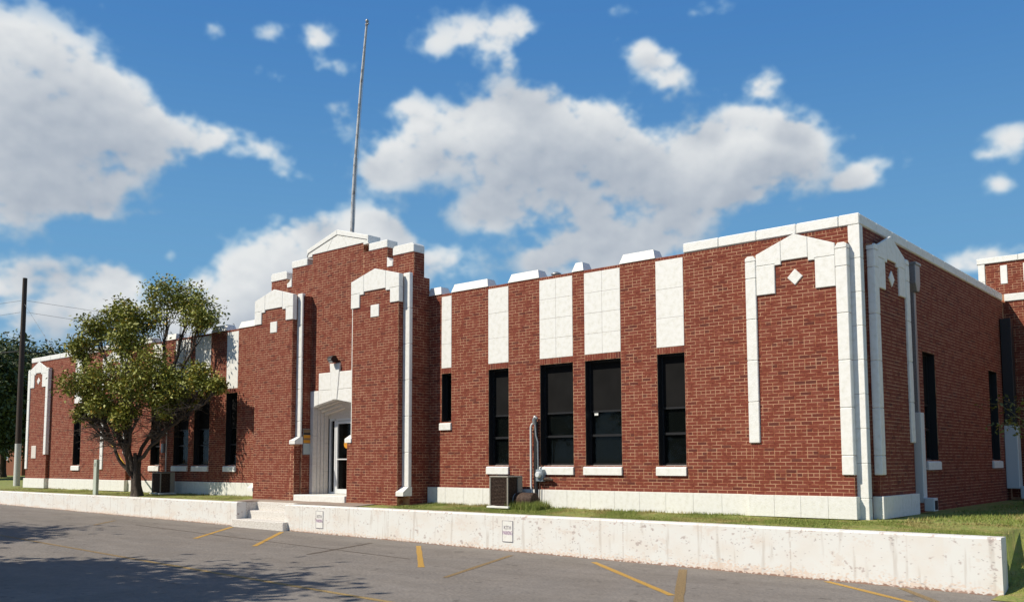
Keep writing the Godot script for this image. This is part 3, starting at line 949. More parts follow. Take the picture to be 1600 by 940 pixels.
func downspouts() -> void:
	var d := group_part("downspout", bld)
	var h := MB.new()
	h.xf = east(XR)
	h.prism(PackedVector2Array([Vector2(2.62, 4.62), Vector2(2.92, 4.62), Vector2(2.92, 4.22), Vector2(2.84, 4.05), Vector2(2.70, 4.05), Vector2(2.62, 4.22)]), 0.01, 0.19, 0.01)
	h.box(Vector3(2.60, 4.60, 0.005), Vector3(2.94, 4.65, 0.21))
	part("conductor_head", h, M.metal_grey, d)
	var p := MB.new()
	p.box(Vector3(XR + 0.03, 1.5, -2.83), Vector3(XR + 0.12, 4.05, -2.71), 0.008)
	part("pipe", p, M.metal_grey, d)
	var gd := MB.new()
	gd.box(Vector3(XR + 0.01, -0.20, -2.88), Vector3(XR + 0.17, 1.60, -2.66), 0.01)
	gd.box(Vector3(XR + 0.172, -0.36, -2.90), Vector3(XR + 0.36, -0.10, -2.64), 0.01)
	part("guard", gd, M.pipe_white, d)
	var ou := MB.new()
	ou.box(Vector3(XR + 0.362, -0.33, -2.86), Vector3(XR + 0.366, -0.15, -2.68))
	part("outlet", ou, M.dark, d)
	var e := group_part("downspout", bld)
	p = MB.new()
	p.box(Vector3(XR + 0.02, 1.5, -10.6), Vector3(XR + 0.28, 4.4, -10.32), 0.01)
	part("pipe", p, M.pipe_black, e)
	gd = MB.new()
	gd.box(Vector3(XR + 0.005, -0.10, -10.62), Vector3(XR + 0.32, 1.55, -10.28), 0.015)
	gd.box(Vector3(XR + 0.322, -0.36, -10.6), Vector3(XR + 0.62, -0.04, -10.30), 0.015)
	part("guard", gd, M.pipe_white, e)
	ou = MB.new()
	ou.box(Vector3(XR + 0.622, -0.32, -10.56), Vector3(XR + 0.626, -0.10, -10.34))
	part("outlet", ou, M.dark, e)

func hall() -> void:
	var o := thing("brick_hall", "taller red brick hall with white band and slot panels behind the long building", "building", Vector3(0, 0, -10.9))
	var keep := bld
	bld = o
	var F := front(0)
	var mb := MB.new()
	var acc := []
	core(mb, F, -2.32, 12.0, -0.7, 88 * CH, 0.35)
	lay(acc, F, -1.75, 6.0, -5, 72)
	lay(acc, F, -2.15, 6.0, 75, 88)
	wall_part("front_wall", mb, acc, o)
	blocks_u(o, "band_stone", F, XR + 0.04, 12.0, 72 * CH + 0.004, 75 * CH, 0.005, 0.035, 0.9, M.white)
	blocks_v(o, "corner_stone", F, -2.33, -2.16, 75 * CH, 88 * CH, 0.004, 0.03, 0.5, M.white)
	for i in 10:
		var x := -1.78 + i * 0.56
		var q := MB.new()
		q.box(Vector3(x, 5.43, 0.003), Vector3(x + 0.17, 5.94, 0.02), 0.006)
		part("slot_panel", q, M.white, o)
	for i in 14:
		var x0 := -2.36 + i * 1.03
		var rise := func(x: float) -> float: return maxf(0.0, x + 1.1) * 0.12
		poly_block(o, "coping_stone", F, [[x0 + 0.003, 6.032], [x0 + 1.027, 6.032], [x0 + 1.027, 6.19 + rise.call(x0 + 1.03)], [x0 + 0.003, 6.19 + rise.call(x0)]], -0.36, 0.045, M.white)
	var r := MB.new()
	r.box(Vector3(-2.31, -0.7, -14.0), Vector3(-2.0, 5.9, -0.36))
	r.box(Vector3(-2.0, 5.6, -14.0), Vector3(12.0, 5.7, -0.36))
	part("roof", r, M.roof, o)
	bld = keep

# ------------------------------------------------------------------ ground
func road_y(x: float) -> float:
	return -1.296 - 0.0087 * x

func lawn_y(x: float, z: float) -> float:
	if z > 1.2 and x > -18.6 and x < -16.36: return -1.4
	var y := -0.41 - 0.075 * clampf(z / 1.6, 0, 1)
	if x < -38: y = lerpf(y, -0.75, smoothstep(-40.0, -62.0, x))
	if x > 0.72:
		y = lerpf(y, road_y(x) + 0.01, smoothstep(0.2, 1.95, z))
		y -= 0.10 * smoothstep(0.8, 6.0, x) * smoothstep(-6.0, 0.0, z)
	return y

func sheet(xs: Array, zs: Array, f: Callable, tex := 1.0) -> ArrayMesh:
	var st := SurfaceTool.new()
	st.begin(Mesh.PRIMITIVE_TRIANGLES)
	st.set_smooth_group(0)
	for j in zs.size():
		for i in xs.size():
			st.set_uv(Vector2(xs[i], zs[j]) / tex)
			st.set_uv2(Vector2(xs[i], zs[j]))
			st.add_vertex(Vector3(xs[i], f.call(xs[i], zs[j]), zs[j]))
	var n := xs.size()
	for j in zs.size() - 1:
		for i in n - 1:
			for k in [j * n + i, j * n + i + 1, (j + 1) * n + i, j * n + i + 1, (j + 1) * n + i + 1, (j + 1) * n + i]: st.add_index(k)
	st.generate_normals()
	st.generate_tangents()
	return st.commit()

func steps_of(a: float, b: float, d: float) -> Array:
	var r := []
	var n := maxi(1, ceili((b - a) / d))
	for i in n + 1: r.append(lerpf(a, b, float(i) / n))
	return r

func marking(called: String, a: Vector2, b: Vector2, w: float, m: Material, road: Node3D, h := 0.004) -> void:
	var mb := MB.new()
	var d := (b - a).normalized()
	var s := Vector2(-d.y, d.x) * w / 2
	var n := maxi(1, ceili((b - a).length() / 0.35))
	var r := RandomNumberGenerator.new()
	r.seed = int(absf(a.x) * 100)
	var pa := a - s; var pb := a + s
	for i in n:
		var q := a.lerp(b, float(i + 1) / n)
		var j := s * r.randf_range(0.88, 1.12)
		var qa := q - j; var qb := q + j
		mb.quad(Vector3(pa.x, road_y(pa.x) + h, pa.y), Vector3(pb.x, road_y(pb.x) + h, pb.y), Vector3(qb.x, road_y(qb.x) + h, qb.y), Vector3(qa.x, road_y(qa.x) + h, qa.y))
		pa = qa; pb = qb
	part(called, mb, m, road)

func ground() -> void:
	var g0 := setting("ground", sheet(steps_of(-900, 900, 300), steps_of(-900, 900, 300), func(_x, _z): return -1.75), M.lawn)
	g0.set_meta("label", "wide flat ground reaching the horizon")
	var xs := steps_of(-140, -60, 10) + steps_of(-58, -40, 2) + steps_of(-39.5, -19, 0.5) + [-18.75, -18.605, -18.595] + steps_of(-18.4, -16.5, 0.19) + [-16.365, -16.355] + steps_of(-16.2, 0.25, 0.25) + [0.5, 0.71, 0.73] + steps_of(0.9, 6, 0.3) + steps_of(7, 40, 3)
	var zs := steps_of(-110, -20, 10) + steps_of(-18, -2, 2) + steps_of(-1, 1.15, 0.17) + [1.19, 1.21] + steps_of(1.3, 2.4, 0.14)
	var lawn := setting("lawn", sheet(xs, zs, func(x, z): return lawn_y(x, z) + 0.012 * sin(x * 2.1 + z) * sin(z * 3.0 - x) if z < 1.55 or x > 0.72 else road_y(x) - 0.06), M.lawn)
	lawn.set_meta("label", "mown lawn in front of the building")
	var rd := setting("road", sheet(steps_of(-140, 60, 5), steps_of(1.62, 60, 4), func(x, _z): return road_y(x), 9.0), M.asphalt)
	rd.set_meta("label", "worn grey asphalt road with parking bays")
	for l in [[-18.39, 2.17, -15.94, 4.74], [-15.98, 2.25, -13.32, 4.86], [-10.74, 2.40, -7.88, 5.07], [-6.06, 2.35, -2.83, 4.98], [-1.75, 2.02, 1.6, 4.6]]:
		marking("parking_line", Vector2(l[0], l[1]), Vector2(l[2], l[3]), 0.115, M.yellow, rd)
	marking("parking_line", Vector2(-23.1, 3.15), Vector2(-21.8, 4.4), 0.10, M.yellow_old, rd)
	marking("parking_line", Vector2(-4.25, 2.2), Vector2(-2.2, 5.9), 0.14, M.yellow_old, rd)
	marking("parking_line", Vector2(-0.6, 2.0), Vector2(0.9, 4.0), 0.12, M.yellow_old, rd)
	marking("road_line", Vector2(-24.0, 7.3), Vector2(-12.4, 7.85), 0.10, M.yellow_old, rd)
	marking("road_line", Vector2(-12.4, 7.85), Vector2(-3.0, 8.15), 0.11, M.yellow_worn, rd)
	marking("parking_line", Vector2(-12.02, 2.65), Vector2(-11.09, 5.12), 0.09, M.tar, rd)
	marking("parking_line", Vector2(-7.97, 2.5), Vector2(-6.6, 5.77), 0.10, M.yellow_old, rd)
	marking("tar_seam", Vector2(-21.0, 3.6), Vector2(-14.4, 4.0), 0.05, M.tar, rd)
	marking("tar_seam", Vector2(-14.4, 4.0), Vector2(-9.0, 4.3), 0.04, M.tar, rd)
	var pth := setting("path", sheet([-19.3, -18.95, -18.605, -18.595] + steps_of(-18.4, -16.5, 0.19) + [-16.365, -16.355] + steps_of(-16.2, -13.9, 0.23), [0.86, 0.95, 1.06, 1.19, 1.21, 1.40, 1.62], func(x, z): return lawn_y(x, z) + 0.022 + 0.004 * sin(x * 5.0)), M.path)
	pth.set_meta("label", "bare earthen path between the steps and the door")

func retaining_wall() -> void:
	var o := thing("retaining_wall", "low chipped white limewashed concrete wall along the road", "wall")
	var top := -0.472
	for s in [[-60.0, -18.6], [-16.35, 0.78]]:
		var n := 40
		var st := SurfaceTool.new()
		st.begin(Mesh.PRIMITIVE_TRIANGLES)
		st.set_smooth_group(-1)
		var r := 0.025
		var prof := func(x: float) -> Array:
			return [[1.90, road_y(x) - 0.1, 0.0], [1.90, road_y(x), 0.004], [1.90, top - r, 0.95], [1.90 - r, top, 0.96], [1.60, top, 0.985], [1.60, road_y(x) - 0.1, 1.0]]
		for i in n:
			var x0 := lerpf(s[0], s[1], float(i) / n)
			var x1 := lerpf(s[0], s[1], float(i + 1) / n)
			var p0: Array = prof.call(x0)
			var p1: Array = prof.call(x1)
			for k in 5:
				var q := [[x0, p0[k]], [x1, p1[k]], [x1, p1[k + 1]], [x0, p0[k + 1]]]
				for t in [0, 2, 1, 0, 3, 2]:
					st.set_uv(Vector2(q[t][0] / 37.0, 1.0 - q[t][1][2]))
					st.add_vertex(Vector3(q[t][0], q[t][1][1], q[t][1][0]))
		for e in [s[0], s[1]]:
			var p: Array = prof.call(e)
			for t in ([0, 1, 2, 0, 2, 3, 0, 3, 4, 0, 4, 5] if e == s[0] else [0, 2, 1, 0, 3, 2, 0, 4, 3, 0, 5, 4]):
				st.set_uv(Vector2((e + p[t][0]) / 37.0, 1.0 - p[t][2] if t < 3 else 0.4))
				st.add_vertex(Vector3(e, p[t][1], p[t][0]))
		st.generate_normals()
		st.generate_tangents()
		var mi := MeshInstance3D.new()
		mi.name = "wall_length"
		mi.mesh = st.commit()
		mi.material_override = M.wall_paint
		o.add_child(mi, true)
	# steps cut into the wall
	for t in [[1.45, 2.06, -0.93, -18.58, -16.2], [1.18, 1.55, -0.71, -18.58, -16.37], [0.90, 1.25, -0.478, -18.58, -16.37]]:
		var mb := MB.new()
		mb.box(Vector3(t[3], -1.45, t[0]), Vector3(t[4], t[2], t[1]), 0.014)
		part("step", mb, M.step, o)
	var ck := MB.new()
	ck.box(Vector3(-18.6, -1.3, 0.95), Vector3(-18.59, -0.48, 1.60))
	part("cheek", ck, M.step, o)
	# stencilled plates
	for x: float in [-15.02, -8.72]:
		var pl := MB.new()
		var y := -0.59
		pl.box(Vector3(x, y - 0.44, 1.90), Vector3(x + 0.29, y, 1.912), 0.003)
		var plate := part("parking_plate", pl, M.limewash, o)
		var bd := MB.new()
		for q in [[0, -0.44, 0.008, 0], [0.282, -0.44, 0.29, 0], [0.008, -0.44, 0.282, -0.432], [0.008, -0.008, 0.282, 0]]:
			bd.box(Vector3(x + q[0], y + q[1], 1.912), Vector3(x + q[2], y + q[3], 1.914))
		part("border", bd, M.ink, plate)
		letters("KITH", x + 0.145, y - 0.145, 1.913, 0.075, M.ink, plate)
		letters("PARKING", x + 0.145, y - 0.255, 1.913, 0.075, M.purple, plate, 0.62)

func letters(txt: String, x: float, y: float, z: float, h: float, m: Material, parent: Node3D, squeeze := 0.95) -> void:
	var t := TextMesh.new()
	t.text = txt
	var f := SystemFont.new()
	f.font_names = PackedStringArray(["Droid Sans"])
	t.font = f
	t.font_size = 64
	t.pixel_size = h / 46.0
	t.depth = 0.002
	var o := MeshInstance3D.new()
	o.name = "lettering"
	o.mesh = t
	o.material_override = m
	parent.add_child(o, true)
	o.position = Vector3(x, y, z + 0.001)
	o.scale.x = squeeze

func grass() -> void:
	var mb := MB.new()
	var r := RandomNumberGenerator.new()
	r.seed = 5
	for i in 7:
		var a := r.randf() * TAU
		var b := Vector3(cos(a * 3.0), 0, sin(a * 3.0)) * r.randf_range(0, 0.9)
		var d := Vector3(cos(a), 0, sin(a)) * r.randf_range(0.05, 0.75) + Vector3.UP
		var w := Vector3(-sin(a), 0, cos(a)) * 0.075
		var h := r.randf_range(0.55, 1.0)
		mb.tri(b - w, b + w, b + d * h)
	var mesh := mb.done()
	var n1 := noise(0.35, 3, 23)
	var list := []
	for i in 90000:
		var x := r.randf_range(-14.0, 4.5) if r.randf() < 0.75 else r.randf_range(-38.0, -14.0)
		var z := r.randf_range(0.10, 1.6) if x < 0.7 else r.randf_range(-9.0, 2.2)
		if i < 9000:
			x = r.randf_range(0.8, 3.0)
			z = r.randf_range(-1.5, 1.9)
		elif r.randf() < 0.12:
			x = r.randf_range(-1.5, 5.0)
			z = r.randf_range(-9.0, -0.3)
		if x > -20 and x < -13.0 and z < 1.65 and (z < 0.95 or x < -13.9): continue
		if x < 0.7 and z < 0.24 and x > -4.1 and x < -1.5: continue
		if x < -1.2 and z < -0.2: continue
		var k := n1.get_noise_2d(x, z * 1.6)
		if k < -0.22 and r.randf() < 0.75: continue
		list.append([x, z, k])
	var mm := MultiMesh.new()
	mm.transform_format = MultiMesh.TRANSFORM_3D
	mm.use_colors = true
	mm.mesh = mesh
	mm.instance_count = list.size()
	for i in list.size():
		var q: Array = list[i]
		var s := r.randf_range(0.015, 0.03)
		if q[0] > -9.65 and q[0] < -8.75 and q[1] < 0.72 and q[1] > 0.2: s = r.randf_range(0.10, 0.24)
		elif r.randf() < 0.008 or q[1] < 0.13: s = r.randf_range(0.04, 0.08)
		mm.set_instance_transform(i, Transform3D(Basis(Vector3.UP, r.randf() * TAU).scaled(Vector3(minf(s, 0.06) * 1.15, s, minf(s, 0.06) * 1.15)), Vector3(q[0], lawn_y(q[0], q[1]) - 0.004, q[1])))
		var c := Color(0.155, 0.215, 0.035).lerp(Color(0.25, 0.275, 0.055), r.randf())
		if q[2] < -0.05 or r.randf() < (0.10 if q[0] > -14 else 0.55): c = c.lerp(Color(0.40, 0.29, 0.12), r.randf_range(0.3, 0.9))
		mm.set_instance_color(i, c)
	var o := MultiMeshInstance3D.new()
	o.name = "grass"
	o.multimesh = mm
	o.material_override = M.blade
	add_child(o)
	o.position.y = YO
	o.set_meta("kind", "stuff")
	o.set_meta("label", "short patchy green grass growing on the lawn")
	o.set_meta("category", "grass")

# ------------------------------------------------------------------ trees
func curve_pts(a: Vector3, b: Vector3, bend: Vector3, n: int, r: RandomNumberGenerator, wob: float) -> Array:
	var p := []
	for i in n + 1:
		var t := float(i) / n
		var q := a.lerp(b, t) + bend * 4.0 * t * (1.0 - t)
		if i > 0 and i < n: q += Vector3(r.randf_range(-1, 1), r.randf_range(-1, 1), r.randf_range(-1, 1)) * wob
		p.append(q)
	return p

func taper(a: float, b: float, n: int) -> Array:
	var q := []
	for i in n + 1: q.append(lerpf(a, b, float(i) / n))
	return q

func leaves(mb: MB, at: Vector3, rad: float, n: int, size: float, r: RandomNumberGenerator, dark: Color, light: Color, odd: Color, odd_share: float, keep = null) -> void:
	for i in n:
		var v := Vector3(r.randfn(), r.randfn() * 0.75, r.randfn()) * rad * 0.55
		var p := at + v
		if keep != null and not keep.call(p): continue
		var d := (v.normalized() * 0.6 + Vector3(r.randf_range(-1, 1), r.randf_range(-0.9, 0.5), r.randf_range(-1, 1))).normalized()
		var nn := Vector3(r.randf_range(-1, 1), r.randf_range(0.2, 1.4), r.randf_range(-1, 1)).normalized()
		nn = (nn - d * nn.dot(d)).normalized()
		mb.col = dark.lerp(light, r.randf())
		if r.randf() < odd_share: mb.col = mb.col.lerp(odd, r.randf_range(0.4, 1.0))
		var l := size * r.randf_range(0.7, 1.35)
		mb.leaf(p, d, nn, l, l * 0.27)

# a tree from its lobes [centre, radius]: limbs run from the fork to each lobe, branches and twigs from them to clumps of leaves
func tree(o: Node3D, foot: Vector3, fork: Vector3, rad: float, lobes: Array, clumps: int, per: int, size: float, sd: int, dark: Color, light: Color, odd: Color, odd_share: float, keep = null, bare := 0, spread := 0.5) -> void:
	var r := RandomNumberGenerator.new()
	r.seed = sd
	var w := MB.new()
	var l := MB.new()
	var n := 6
	if bare > 0:                                        # several stems grown together
		for k in 4:
			var a := k * TAU / 4 + 0.6
			var e := fork + Vector3(cos(a) * 1.5, r.randf_range(-0.5, 1.6), sin(a) * 0.9) * rad
			var pts := curve_pts(foot + Vector3(cos(a), -0.7, sin(a)) * rad * 0.75, e, Vector3(-cos(a), 0, -sin(a)) * rad * 0.35, 7, r, rad * 0.13)
			w.tube(pts, [rad * 0.95, rad * 0.74, rad * 0.66, rad * 0.62, rad * 0.6, rad * 0.58, rad * 0.55, rad * 0.40], 9)
	else: w.tube(curve_pts(foot + Vector3(0, -0.15, 0), fork, Vector3(0.05, 0, 0.03) * rad * 3, n, r, rad * 0.12), [rad * 1.75, rad * 1.2, rad * 1.02, rad * 0.98, rad * 0.95, rad * 0.97, rad * 0.92], 12)
	var hubs := {}
	for lb in lobes:
		var c: Vector3 = lb[0]
		var R: float = lb[1]
		var start := fork + Vector3(r.randf_range(-0.4, 0.4), r.randf_range(-1.2, 0.05), r.randf_range(-0.4, 0.4)) * rad
		if lb.size() > 2:                               # lobes of one limb share its lower length
			if not hubs.has(lb[2]):
				var mid := Vector3.ZERO
				var cnt := 0
				for o2 in lobes:
					if o2[2] == lb[2]:
						mid += o2[0]
						cnt += 1
				mid /= cnt
				var st := fork + Vector3(mid.x, 0, mid.z).normalized() * rad * 0.8 - Vector3(0, r.randf_range(0.1, 0.6), 0)
				var hub := st.lerp(mid, 0.52) + Vector3(0, -0.12, 0)
				var lim := curve_pts(st, hub, Vector3(mid.x, -0.6, mid.z) * 0.07, 6, r, 0.07)
				w.tube(lim, taper(rad * 0.50, rad * 0.26, 6), 8)
				hubs[lb[2]] = lim
			var path: Array = hubs[lb[2]]
			start = path[r.randi_range(3, 6)]
		var d := c - start
		var out := Vector3(d.x, 0, d.z) * 0.12 + Vector3(0, -0.05 * d.length(), 0)
		var main := curve_pts(start, c - d.normalized() * R * 0.35, out, 6, r, 0.07 * d.length() / 3.0)
		var r0 := clampf(rad * 0.22 + R * 0.06, 0.02, rad * 0.6)
		w.tube(main, taper(r0, 0.018 + rad * 0.05, 6), 7)
		for k in clumps:
			var v := Vector3(r.randfn(), r.randfn() * 0.8, r.randfn())
			v = v.normalized() * R * pow(r.randf(), 0.45)
			var q := c + v
			if keep != null and not keep.call(q): continue
			var from: Vector3 = main[r.randi_range(3, 6)]
			var tw := curve_pts(from, q, Vector3(r.randf_range(-1, 1), r.randf_range(-0.5, 0.6), r.randf_range(-1, 1)) * R * 0.09, 4, r, R * 0.05)
			w.tube(tw, taper(0.012 + rad * 0.03, 0.004 + rad * 0.006, 4), 4, true, false)
			for j in 2:
				var e := q + Vector3(r.randfn(), r.randfn(), r.randfn()).normalized() * R * 0.3
				w.tube([tw[3], e], [0.004 + rad * 0.008, 0.003], 3, true, false)
			leaves(l, q, R * spread, per, size, r, dark, light, odd, odd_share, keep)
		for k in bare:                                  # leafless twigs low in the crown
			var from: Vector3 = main[r.randi_range(1, 4)]
			var e := from + Vector3(r.randf_range(-1, 1), r.randf_range(-0.35, 0.5), r.randf_range(-0.4, 1)) * r.randf_range(0.6, 1.3)
			if keep != null and not keep.call(e): continue
			var tw := curve_pts(from, e, Vector3(0, r.randf_range(-0.1, 0.1), 0), 4, r, 0.04)
			w.tube(tw, taper(0.016, 0.005, 4), 4, true, false)
			for j in 4:
				var f: Vector3 = tw[r.randi_range(2, 4)]
				w.tube([f, f + Vector3(r.randf_range(-1, 1), r.randf_range(-0.6, 0.6), r.randf_range(-1, 1)) * 0.35], [0.006, 0.003], 3, true, false)
	part("trunk", w, M.bark, o)
	part("crown", l, M.leaf, o)

func front_tree() -> void:
	var base := Vector3(-25.2, -0.46, 1.40)
	var o := thing("broadleaf_tree", "gnarled low branching tree with thin olive leaves before the brick wing", "tree", base)
	var L := [[Vector3(-24.02, 5.88, 0.40), 0.88], [Vector3(-24.50, 6.09, 0.90), 0.72], [Vector3(-22.91, 5.38, 0.50), 0.55], [Vector3(-25.86, 5.61, 1.80), 0.65], [Vector3(-26.74, 5.21, 2.20), 0.65], [Vector3(-25.25, 5.43, 1.30), 0.68], [Vector3(-27.28, 4.51, 2.40), 0.55], [Vector3(-24.50, 4.00, 2.10), 0.92], [Vector3(-25.57, 3.43, 2.30), 0.78], [Vector3(-26.87, 3.23, 2.50), 0.62], [Vector3(-23.58, 3.45, 1.70), 0.82], [Vector3(-22.94, 3.14, 1.15), 0.72], [Vector3(-22.10, 3.30, 0.95), 0.46], [Vector3(-21.40, 3.05, 0.85), 0.24], [Vector3(-24.19, 2.80, 2.00), 0.70], [Vector3(-26.41, 2.72, 2.30), 0.50], [Vector3(-25.0, 4.7, 1.9), 0.6], [Vector3(-25.6, 2.5, 2.4), 0.45], [Vector3(-23.4, 2.55, 1.5), 0.45], [Vector3(-22.9, 2.6, 1.1), 0.30], [Vector3(-27.0, 2.35, 2.3), 0.42], [Vector3(-24.6, 2.15, 2.2), 0.40]]
	var lobes := []
	var limb := [0, 0, 0, 1, 1, 1, 2, 3, 3, 2, 4, 4, 4, 4, 3, 2, 1, 3, 4, 4, 2, 3]
	for k in L.size(): lobes.append([L[k][0] - base, L[k][1], limb[k]])
	var keep := func(p: Vector3) -> bool: return p.z + base.z > 0.16 or p.y + base.y > 5.25
	tree(o, Vector3.ZERO, Vector3(-0.22, 1.25, 0.03), 0.14, lobes, 13, 145, 0.108, 11, Color(0.135, 0.155, 0.025), Color(0.345, 0.345, 0.052), Color(0.45, 0.27, 0.03), 0.08, keep, 15, 0.46)

func big_tree(called: String, label: String, at: Vector3, h: float, R: float, sd: int, dark: Color, light: Color, n_lobes: int, clumps: int, per: int, size: float, group := "") -> void:
	var o := thing(called, label, "tree", at, group)
	var r := RandomNumberGenerator.new()
	r.seed = sd
	var lobes := []
	for i in n_lobes:
		var a := i * 2.399963 + r.randf_range(-0.3, 0.3)
		var t := (i + 0.5) / n_lobes
		var y := lerpf(0.34, 0.92, t) * h
		var rr := R * sqrt(maxf(0.05, 1.0 - pow((t - 0.35) / 0.72, 2.0))) * 0.72 * sqrt(r.randf_range(0.25, 1.0))
		lobes.append([Vector3(cos(a) * rr, y, sin(a) * rr), R * r.randf_range(0.30, 0.44)])
	tree(o, Vector3.ZERO, Vector3(0.1, h * 0.26, 0), h * 0.022, lobes, clumps, per, size, sd, dark, light, light, 0.0)

func trees() -> void:
	front_tree()
	var dk := Color(0.040, 0.058, 0.016)
	var lt := Color(0.105, 0.13, 0.032)
	var spots := [[-83, -13.0, 11.2, 5.8, "dense green tree behind the utility pole and the small house"], [-84, -22.0, 11.4, 5.6, "rounded green tree just beyond the gabled end of the building"], [-92, -19.5, 12.6, 6.2, "tall dark tree standing farther back behind the utility pole"], [-80, -25.0, 11.2, 5.2, "green tree above the end parapet beside the thin leaved tree"]]
	for i in spots.size():
		var s: Array = spots[i]
		big_tree("background_tree", s[4], Vector3(s[0], -0.8, s[1]), s[2], s[3], 100 + i, dk, lt, 38, 15, 75, 0.36, "trees beyond the building end")
	# street trees behind the camera, whose shade falls on the road
	big_tree("street_tree", "large shade tree beside the road casting its shadow on the asphalt", Vector3(-14.4, -1.2, 18.1), 9.0, 4.6, 201, dk, lt, 28, 13, 105, 0.30, "street trees")
	big_tree("street_tree", "leafy tree farther along the road shading the far asphalt", Vector3(-25.4, -1.1, 16.0), 9.0, 4.4, 202, dk, lt, 28, 13, 105, 0.30, "street trees")
	# arching shrub at the edge of the lawn
	var o := thing("arching_shrub", "thin arching yellow green shrub branches before the hall wall", "shrub", Vector3(0.75, -0.42, -5.2))
	var r := RandomNumberGenerator.new()
	r.seed = 9
	var w := MB.new()
	var l := MB.new()
	for i in 16:
		var a := r.randf() * TAU if i > 5 else PI + r.randf_range(-0.5, 0.5)
		var reach := r.randf_range(1.0, 1.75)
		var tip := Vector3(cos(a) * reach, r.randf_range(1.7, 2.5), sin(a) * reach * 0.6)
		var p := curve_pts(Vector3(cos(a), 0, sin(a)) * 0.08, tip, Vector3(0, 0.55, 0), 7, r, 0.02)
		w.tube(p, taper(0.014, 0.004, 7), 5, true, false)
		for k in range(3, 8):
			leaves(l, p[k], 0.16, 9, 0.085, r, Color(0.10, 0.11, 0.02), Color(0.21, 0.19, 0.035), Color(0.3, 0.2, 0.03), 0.1)
	part("stem", w, mat(lin(0.24, 0.19, 0.06), 0.8), o)
	part("foliage", l, M.leaf, o)

# ------------------------------------------------------------------ smaller things
func air_conditioner(at: Vector3, label: String) -> void:
	var o := thing("air_conditioner", label, "air conditioner", at, "air conditioning units by the wall")
	var w := 0.56; var d := 0.52; var h := 0.70
	var mb := MB.new()
	mb.box(Vector3(-0.05, 0, -0.05), Vector3(w + 0.05, 0.05, d + 0.05), 0.01)
	part("concrete_pad", mb, M.limewash, o)
	var c := MB.new()
	for q in [[0.0, 0.0], [w - 0.03, 0.0], [0.0, d - 0.03], [w - 0.03, d - 0.03]]:
		c.box(Vector3(q[0], 0.05, q[1]), Vector3(q[0] + 0.03, h, q[1] + 0.03))
	c.box(Vector3(-0.005, h, -0.005), Vector3(w + 0.005, h + 0.035, d + 0.005), 0.01)
	c.box(Vector3(w - 0.029, 0.052, 0.03), Vector3(w + 0.004, h - 0.002, 0.16))
	part("casing", c, M.ac_case, o)
	var f := MB.new()
	f.box(Vector3(0.03, 0.06, 0.03), Vector3(w - 0.035, h - 0.002, d - 0.03))
	part("coil", f, M.rust, o)
	var s := MB.new()
	for i in 20:
		var y := 0.09 + i * 0.0305
		s.box(Vector3(0.03, y, d - 0.03), Vector3(w - 0.03, y + 0.012, d - 0.012))
		s.box(Vector3(w - 0.034, y, 0.162), Vector3(w - 0.016, y + 0.012, d - 0.03))
	part("louvres", s, M.rust, o)
	var fan := MB.new()
	fan.tube([Vector3(w / 2, h + 0.036, d / 2), Vector3(w / 2, h + 0.05, d / 2)], [0.2, 0.2], 20, false)
	part("fan_guard", fan, M.pipe_black, o)

